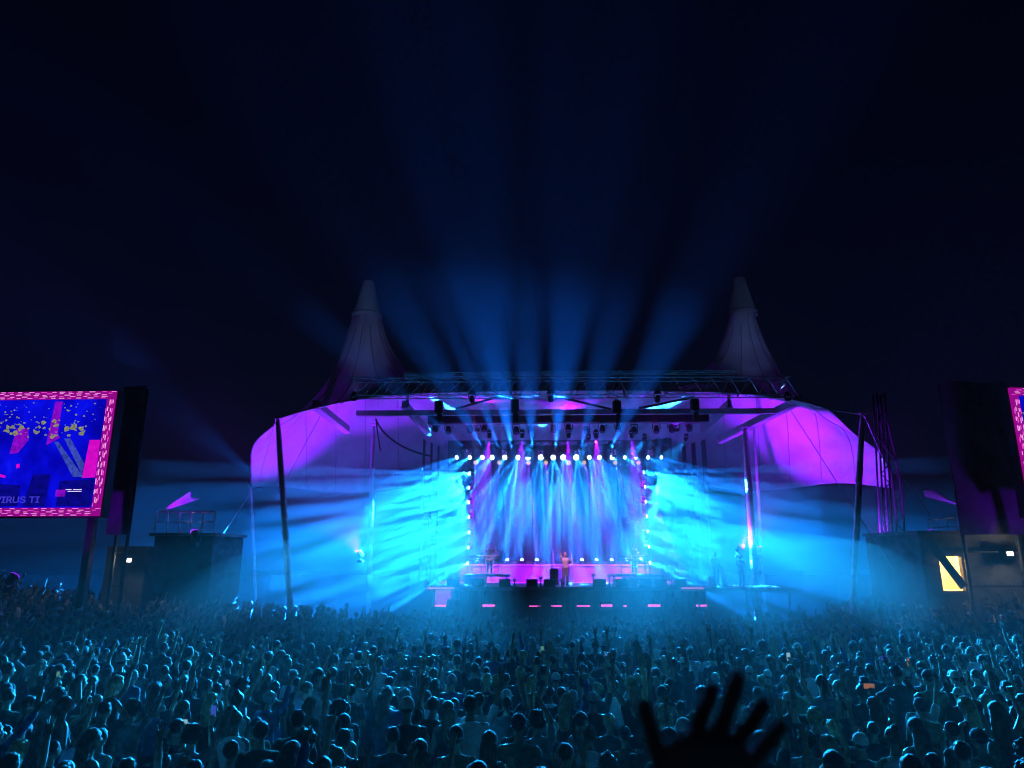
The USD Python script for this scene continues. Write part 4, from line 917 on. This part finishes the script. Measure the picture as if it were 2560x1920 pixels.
for k, (xa, xb) in enumerate(((1068, 1134), (1704, 1758))):
    a, b = B(xa, 1470, SY - .06), B(xb, 1466, SY - .06)
    tag(obj('edge_lamp', box2((a[0], SY - .12, SZ - .09), (b[0], SY - .05, SZ + .0)), M.setdefault('edge_pink', glow('edge_pink_light', (.55, .14, .5), .6))), ('pink lit ledge at the left end of the stage edge', 'pink lit ledge at the right end of the stage edge')[k], 'light ledge')
pp = B(1812, 1465, 40.5); t = thing('pale_panel', 'tall pale blue panel leaning beside the stage hand', 'panel'); obj('panel', bar((pp[0], 40.4, SZ - .1), (pp[0] - .12, 40.7, SZ + 1.1), .25, .04), M['white'], t, smooth=False); obj('foot', box((.5, .4, .05), (pp[0], 40.4, SZ - .07)), M['black'], t, smooth=False)
tag(obj('guitar_case', cat_([rbox((.5, .2, .9), (B(1386, 1460, 40)[0], 40.2, SZ + .47), .08)]), M['keys'], smooth=False), 'small black case standing on the stage left of the singer', 'case')

# confetti drifting before the right half of the backdrop
ms = []
M['confetti'] = plain('confetti_paper', (.85, .75, .78), .6)
for k in range(150):
    x, y = (rr.normal(1535, 55), rr.uniform(1160, 1330)) if k < 110 else (rr.uniform(1180, 1650), rr.uniform(1170, 1400))
    p = B(x, y, rr.uniform(41, 46)); s = rr.uniform(.035, .075); m = box((s, s * .7, .003)); m.apply_transform(trimesh.transformations.random_rotation_matrix(rr.random(3))); m.apply_translation(p); ms.append(m)
tag(obj('confetti', cat_(ms), M['confetti'], smooth=False), 'scraps of pale confetti falling before the backdrop', None, None, 'stuff')

# ------------------------------------------------------------------ the crowd
POSES = [('rest', 'rest', 'arms down'), ('rest', 'up', 'right arm raised'), ('up', 'rest', 'left arm raised'), ('up', 'up', 'both arms raised'), ('rest', 'fist', 'right fist raised'), ('rest', 'point', 'right finger pointing'),
         ('fwd', 'phone', 'holding a phone up'), ('rest', 'head', 'right hand on head'), ('horns', 'rest', 'left hand horns raised'), ('high', 'rest', 'left hand stretched up'), ('fwd', 'fwd', 'forearms forward')]
LOOKS_ = [('short', 'hair_dark', 'black', 'short-haired', 'black tee', 'tee', False), ('crop', 'hair_dark', 'dark', 'close-cropped', 'dark tee', 'tee', False), ('long', 'hair_brown', 'dark', 'long brown-haired', 'dark top', 'tank', True),
          ('cap', 'hair_dark', 'black', 'capped', 'black tee', 'tee', False), ('curly', 'hair_dark', 'grey', 'curly-haired', 'grey tee', 'tee', False), ('short', 'hair_brown', 'white', 'brown-haired', 'white tee', 'tee', False),
          ('wavy', 'hair_blond', 'black', 'long blond', 'black top', 'tank', True), ('spiky', 'hair_blond', 'dark', 'spiky blond', 'dark tee', 'tee', False), ('bun', 'hair_brown', 'white', 'bun-haired', 'white top', 'tank', True),
          ('short', 'hair_grey', 'blue', 'grey-haired', 'blue shirt', 'long', False), ('cap_back', 'hair_dark', 'olive', 'backward-capped', 'olive tee', 'tee', False), ('ponytail', 'hair_dark', 'grey', 'ponytailed', 'grey top', 'tank', True)]
POSE_P = [.60, .045, .045, .03, .035, .035, .04, .03, .02, .03, .09]
COMBOS = {}
classes = UsdGeom.Scope.Define(stage, '/World/Looks/people_sources'); classes.GetPrim().SetSpecifier(Sdf.SpecifierClass)
PARTS_CACHE = {}
def combo(pose, look):
    if (pose, look) in COMBOS: return COMBOS[(pose, look)]
    l, r, _ = POSES[pose]; hair, hm, shirt, _, _, top, fem = LOOKS_[look]
    parts = person_parts(l, r, hair, top, fem, seed=pose * 13 + look)
    path = f'/World/Looks/people_sources/source_{pose}_{look}'
    x = UsdGeom.Xform.Define(stage, path)
    for nm, mat in (('body', M[f'skin{(pose + look) % 3}']), ('shirt', M['cloth_' + shirt]), ('trousers', M['cloth_' + ('dark', 'black', 'blue')[(pose + look) % 3]]), ('hair', M[hm]), ('cap', M['cap_pale' if hair == 'cap' else 'cap_dark'])):
        if nm in parts: usdkit.mesh(stage, f'{path}/{nm}', parts[nm], mat, smooth=True)
    COMBOS[(pose, look)] = path
    return path
C = np.random.default_rng(21)
# stand the crowd in loose rows
spots = []
y = 6.9
while y < 40:
    half = 1280 / F * (y * CT) * 1.10 + 1.2
    half = min(half, 30)
    x = -half + C.uniform(0, .6)
    while x < half:
        if y < 34.2 or x < -8.5 or x > 16.5: spots.append((x + C.normal(0, .13), y + C.normal(0, .24)))
        x += C.uniform(.52, .86)
    y += .70 + .010 * (y - 7)
people = []
for x, yy in spots:
    g = float(ground_z(x, yy)); h = float(np.clip(C.normal(1.735, .095), 1.50, 1.96))
    px, py, depth = project((x, yy, g + h))
    if C.random() < .03: continue
    far = yy > 34
    look = int(C.choice(len(LOOKS_), p=np.array([.2, .13, .11, .07, .06, .08, .07, .04, .05, .06, .06, .07])))
    pp_ = np.array(POSE_P); 
    if x > 3: pp_[[1, 2, 3, 4, 5, 9]] *= 1.7
    if yy > 20: pp_[[1, 2, 3, 9]] *= 1.0
    pp_ /= pp_.sum()
    pose = int(C.choice(len(POSES), p=pp_))
    face = math.atan2(-(3.3 - x), 42 - yy) + C.normal(0, .28)
    people.append(dict(x=x, y=yy, z=g, h=h, px=px, py=py, size=1 / depth, look=look, pose=pose, rot=face))
# nobody stands right behind the hand or the view is kept as it is; the 300 that show largest are built one by one
vis = [p for p in people if -10 < p['px'] < 2570 and p['py'] < 1890]
vis.sort(key=lambda p: -p['size'])
near = vis[:300]; chosen = set(id(p) for p in near); rest = [p for p in people if id(p) not in chosen]
near.sort(key=lambda p: p['y'])
per = 20
zones = [(330, 'below the left video screen'), (640, 'left of the tent'), (1060, 'below the left tent half'), (1410, 'before the left stage half'), (1770, 'before the right stage half'), (2150, 'below the right tent half'), (9999, 'towards the right edge')]
seen = {}
for p in near:
    zone = next(w for lim, w in zones if p['px'] < lim)
    hair_, cloth_ = LOOKS_[p['look']][3], LOOKS_[p['look']][4]
    key = (hair_, cloth_, POSES[p['pose']][2], zone); p['key'] = key; seen.setdefault(key, []).append(p)
phones = []
for key, ps in seen.items():
    ps.sort(key=lambda p: p['y'])
    for k, p in enumerate(ps):
        extra = '' if len(ps) == 1 else (', nearest' if k == 0 else ', farthest' if k == len(ps) - 1 else f', {ORD[k]} nearest')
        p['label'] = f'{key[0]} person in {key[1]}, {key[2]}, {key[3]}{extra}'
for p in near:
    src = combo(p['pose'], p['look'])
    t = thing('person', p['label'], 'person', 'concert crowd', (p['x'], p['y'], p['z']), p['rot'], p['h'] / 1.75)
    t.GetReferences().AddInternalReference(src); t.SetInstanceable(True)
    if POSES[p['pose']][2] == 'holding a phone up': phones.append(p)
# phones in raised hands
phone_i = 0
COLS = [((.06, .16, .9), .7, 'blue'), ((.4, .8, 1.0), .8, 'pale blue'), ((.8, .34, .2), .5, 'orange'), ((.10, .35, .8), .6, 'dim blue'), ((.25, .75, .6), .45, 'green')]
for k, (c, s, n) in enumerate(COLS): M[f'phone{k}'] = glow(f'phone_picture_{n.replace(" ", "_")}', c, s * .55)
for p in phones:
    s = p['h'] / 1.75; c_, s_ = math.cos(p['rot']), math.sin(p['rot'])
    q = np.array([.06, .34, 1.84]) * s
    loc = (p['x'] + c_ * q[0] - s_ * q[1], p['y'] + s_ * q[0] + c_ * q[1], p['z'] + q[2])
    k = phone_i % 5; phone_i += 1
    upright = phone_i % 3 != 0
    t = thing('phone', f'phone with {COLS[k][2]} screen held up {p["key"][3]}, {ORD[min(phone_i - 1, 19)]} nearest of all', 'phone', 'phones held up in the crowd', loc, p['rot'])
    w_, h_ = (.076, .16) if upright else (.16, .076)
    obj('case', rbox((w_, .009, h_), (0, .006, 0), .003), M['black'], t, smooth=False); obj('screen', box((w_ * .93, .002, h_ * .94), (0, .0, 0)), M[f'phone{k}'], t, smooth=False)
# the far crowd as one mass
pi = UsdGeom.PointInstancer.Define(stage, '/World/far_crowd')
tag(pi, 'densely packed crowd farther back, lit from the stage', None, None, 'stuff')
protos = [(0, 0), (0, 1), (0, 2), (0, 5), (1, 0), (2, 3), (3, 1), (10, 4), (4, 7), (9, 6), (5, 9)]
plist = []
for k, (po, lo) in enumerate(protos):
    x = UsdGeom.Xform.Define(stage, f'/World/far_crowd/source_{k:03d}'); x.GetPrim().GetReferences().AddInternalReference(combo(po, lo)); plist.append(x.GetPath())
pi.CreatePrototypesRel().SetTargets(plist)
w = np.array([.20, .16, .15, .12, .06, .06, .05, .07, .05, .05, .05]); idxs = C.choice(len(protos), len(rest), p=w / w.sum())
pi.CreateProtoIndicesAttr([int(i) for i in idxs])
pi.CreatePositionsAttr([Gf.Vec3f(float(p['x']), float(p['y']), float(p['z'])) for p in rest])
pi.CreateOrientationsAttr([Gf.Quath(float(math.cos(p['rot'] / 2)), 0, 0, float(math.sin(p['rot'] / 2))) for p in rest])
pi.CreateScalesAttr([Gf.Vec3f(*([float(p['h'] / 1.75)] * 3)) for p in rest])

# the raised hand close to the camera, with the person it belongs to
def near_hand_person():
    J = lambda x, y, Yd: B(x, y, Yd)
    wr = J(1752, 2075, 1.0)
    parts = [hull(*[ball(q, r, 20) for q, r in ((J(1712, 2035, 1.0), .027), (J(1795, 2040, 1.0), .024), (J(1706, 1888, 1.0), .020), (J(1752, 1862, .99), .020), (J(1800, 1868, .99), .019), (J(1848, 1898, 1.0), .018), (J(1868, 1935, 1.0), .017), (J(1680, 1960, 1.005), .02))])]
    fingers = [([(1672, 1985), (1652, 1905), (1630, 1838), (1611, 1772)], (.021, .0155, .014, .0125)), ([(1718, 1892), (1737, 1835), (1757, 1782), (1780, 1728)], (.0135, .0125, .0118, .0125)),
               ([(1778, 1872), (1803, 1820), (1825, 1760), (1843, 1700)], (.0142, .0132, .0125, .0128)), ([(1826, 1880), (1856, 1838), (1884, 1802), (1908, 1764)], (.0132, .0122, .0115, .0112)), ([(1862, 1925), (1896, 1890), (1924, 1856), (1950, 1818)], (.0125, .0112, .0105, .010))]
    for pts, rad in fingers:
        P = [J(x, y, 1.0 + .012 * k) for k, (x, y) in enumerate(pts)]
        parts += chain(P, [r * .9 for r in rad], 18)
    x0 = .22; g = 2.105
    el = np.array([.40, .93, 3.78]); sh = np.array([x0 + .185, .74, g + 1.45])
    parts += chain([wr, wr + (el - wr) * .55, el, (el + sh) / 2, sh], [.029, .040, .043, .050, .055], 16)
    body = person_parts('rest', None, 'short', 'tee', seed=77)
    o = np.array([x0, .74, g])
    arm = finish(parts, .006, 14); arm.apply_translation(-o)
    solid = lambda t: m3.Manifold(m3.Mesh(vert_properties=np.asarray(t.vertices, np.float32), tri_verts=np.asarray(t.faces, np.uint32)))
    try:
        u_ = (solid(body['body']) + solid(arm)).to_mesh()
        whole = trimesh.Trimesh(u_.vert_properties[:, :3], u_.tri_verts, process=False)
        assert len(whole.faces) > len(arm.faces) // 2
    except Exception:
        whole = cat_([body['body'], arm])
    body['body'] = whole
    sl_ = finish(chain([sh - o, sh - o + (el - sh) * .5], [.07, .066]), .05, 4)
    body['shirt'] = cat_([body['shirt'], sl_])
    t = thing('person', 'person just before the camera whose dark spread hand rises into the picture', 'person', None, o)
    build_person(t, body, skin=0, hairm='hair_dark', shirt='black', trouser='black')
near_hand_person()

# ------------------------------------------------------------------ haze
haze = obj('haze', box2((-215, -210, -1.2), (215, 215, 60)), usdkit.material(stage, '/World/Looks/haze_air', {
    'v': ('principled_volume', {'color': (.92, .92, .92), 'density': HAZE_DENSITY, 'anisotropy': .3})}, volume='v.volume'), smooth=False)
tag(haze, kind='stuff')

# stage smoke: bodies of thicker air round the stage, and drifting wisps
def smoke_body(name, label, center, radii, density, wobble=.12, seed=0, aniso=.3):
    s = trimesh.creation.icosphere(4, 1.0); n = meshkit.fbm(s.vertices * 1.6 + seed * 9.1, 4, seed) - .5
    s.vertices = s.vertices * (1 + wobble * 2 * n)[:, None]; s.apply_scale(radii); s.apply_translation(center)
    s.vertices[:, 2] = np.maximum(s.vertices[:, 2], -.9)
    key = f'smoke_{int(density * 100000):05d}'
    if key not in M: M[key] = usdkit.material(stage, f'/World/Looks/{key}', {'v': ('principled_volume', {'color': (.92, .92, .92), 'density': density, 'anisotropy': aniso})}, volume='v.volume')
    tag(obj(name, s, M[key], smooth=False), label, None, None, 'stuff')
for k, (r, d) in enumerate((((25, 10.5, 12), .0016), ((17, 8.5, 10), .0024), ((11, 7, 8.3), .0055))):
    smoke_body('stage_smoke', None, (2.2, 43.0, 6.0), r, d * SMOKE, .24, 1 + k)
smoke_body('roof_smoke', None, (-1.0, 28, 15.0), (14, 8.5, 8.5), .0045 * SMOKE, .2, 32)
smoke_body('pit_smoke', None, (2, 28, 2.6), (15, 9, 3.2), .012 * SMOKE, .14, 50)
smoke_body('drifting_smoke', None, A(530, 745, 42), (8, 3, 3), .006 * SMOKE, .26, 60)
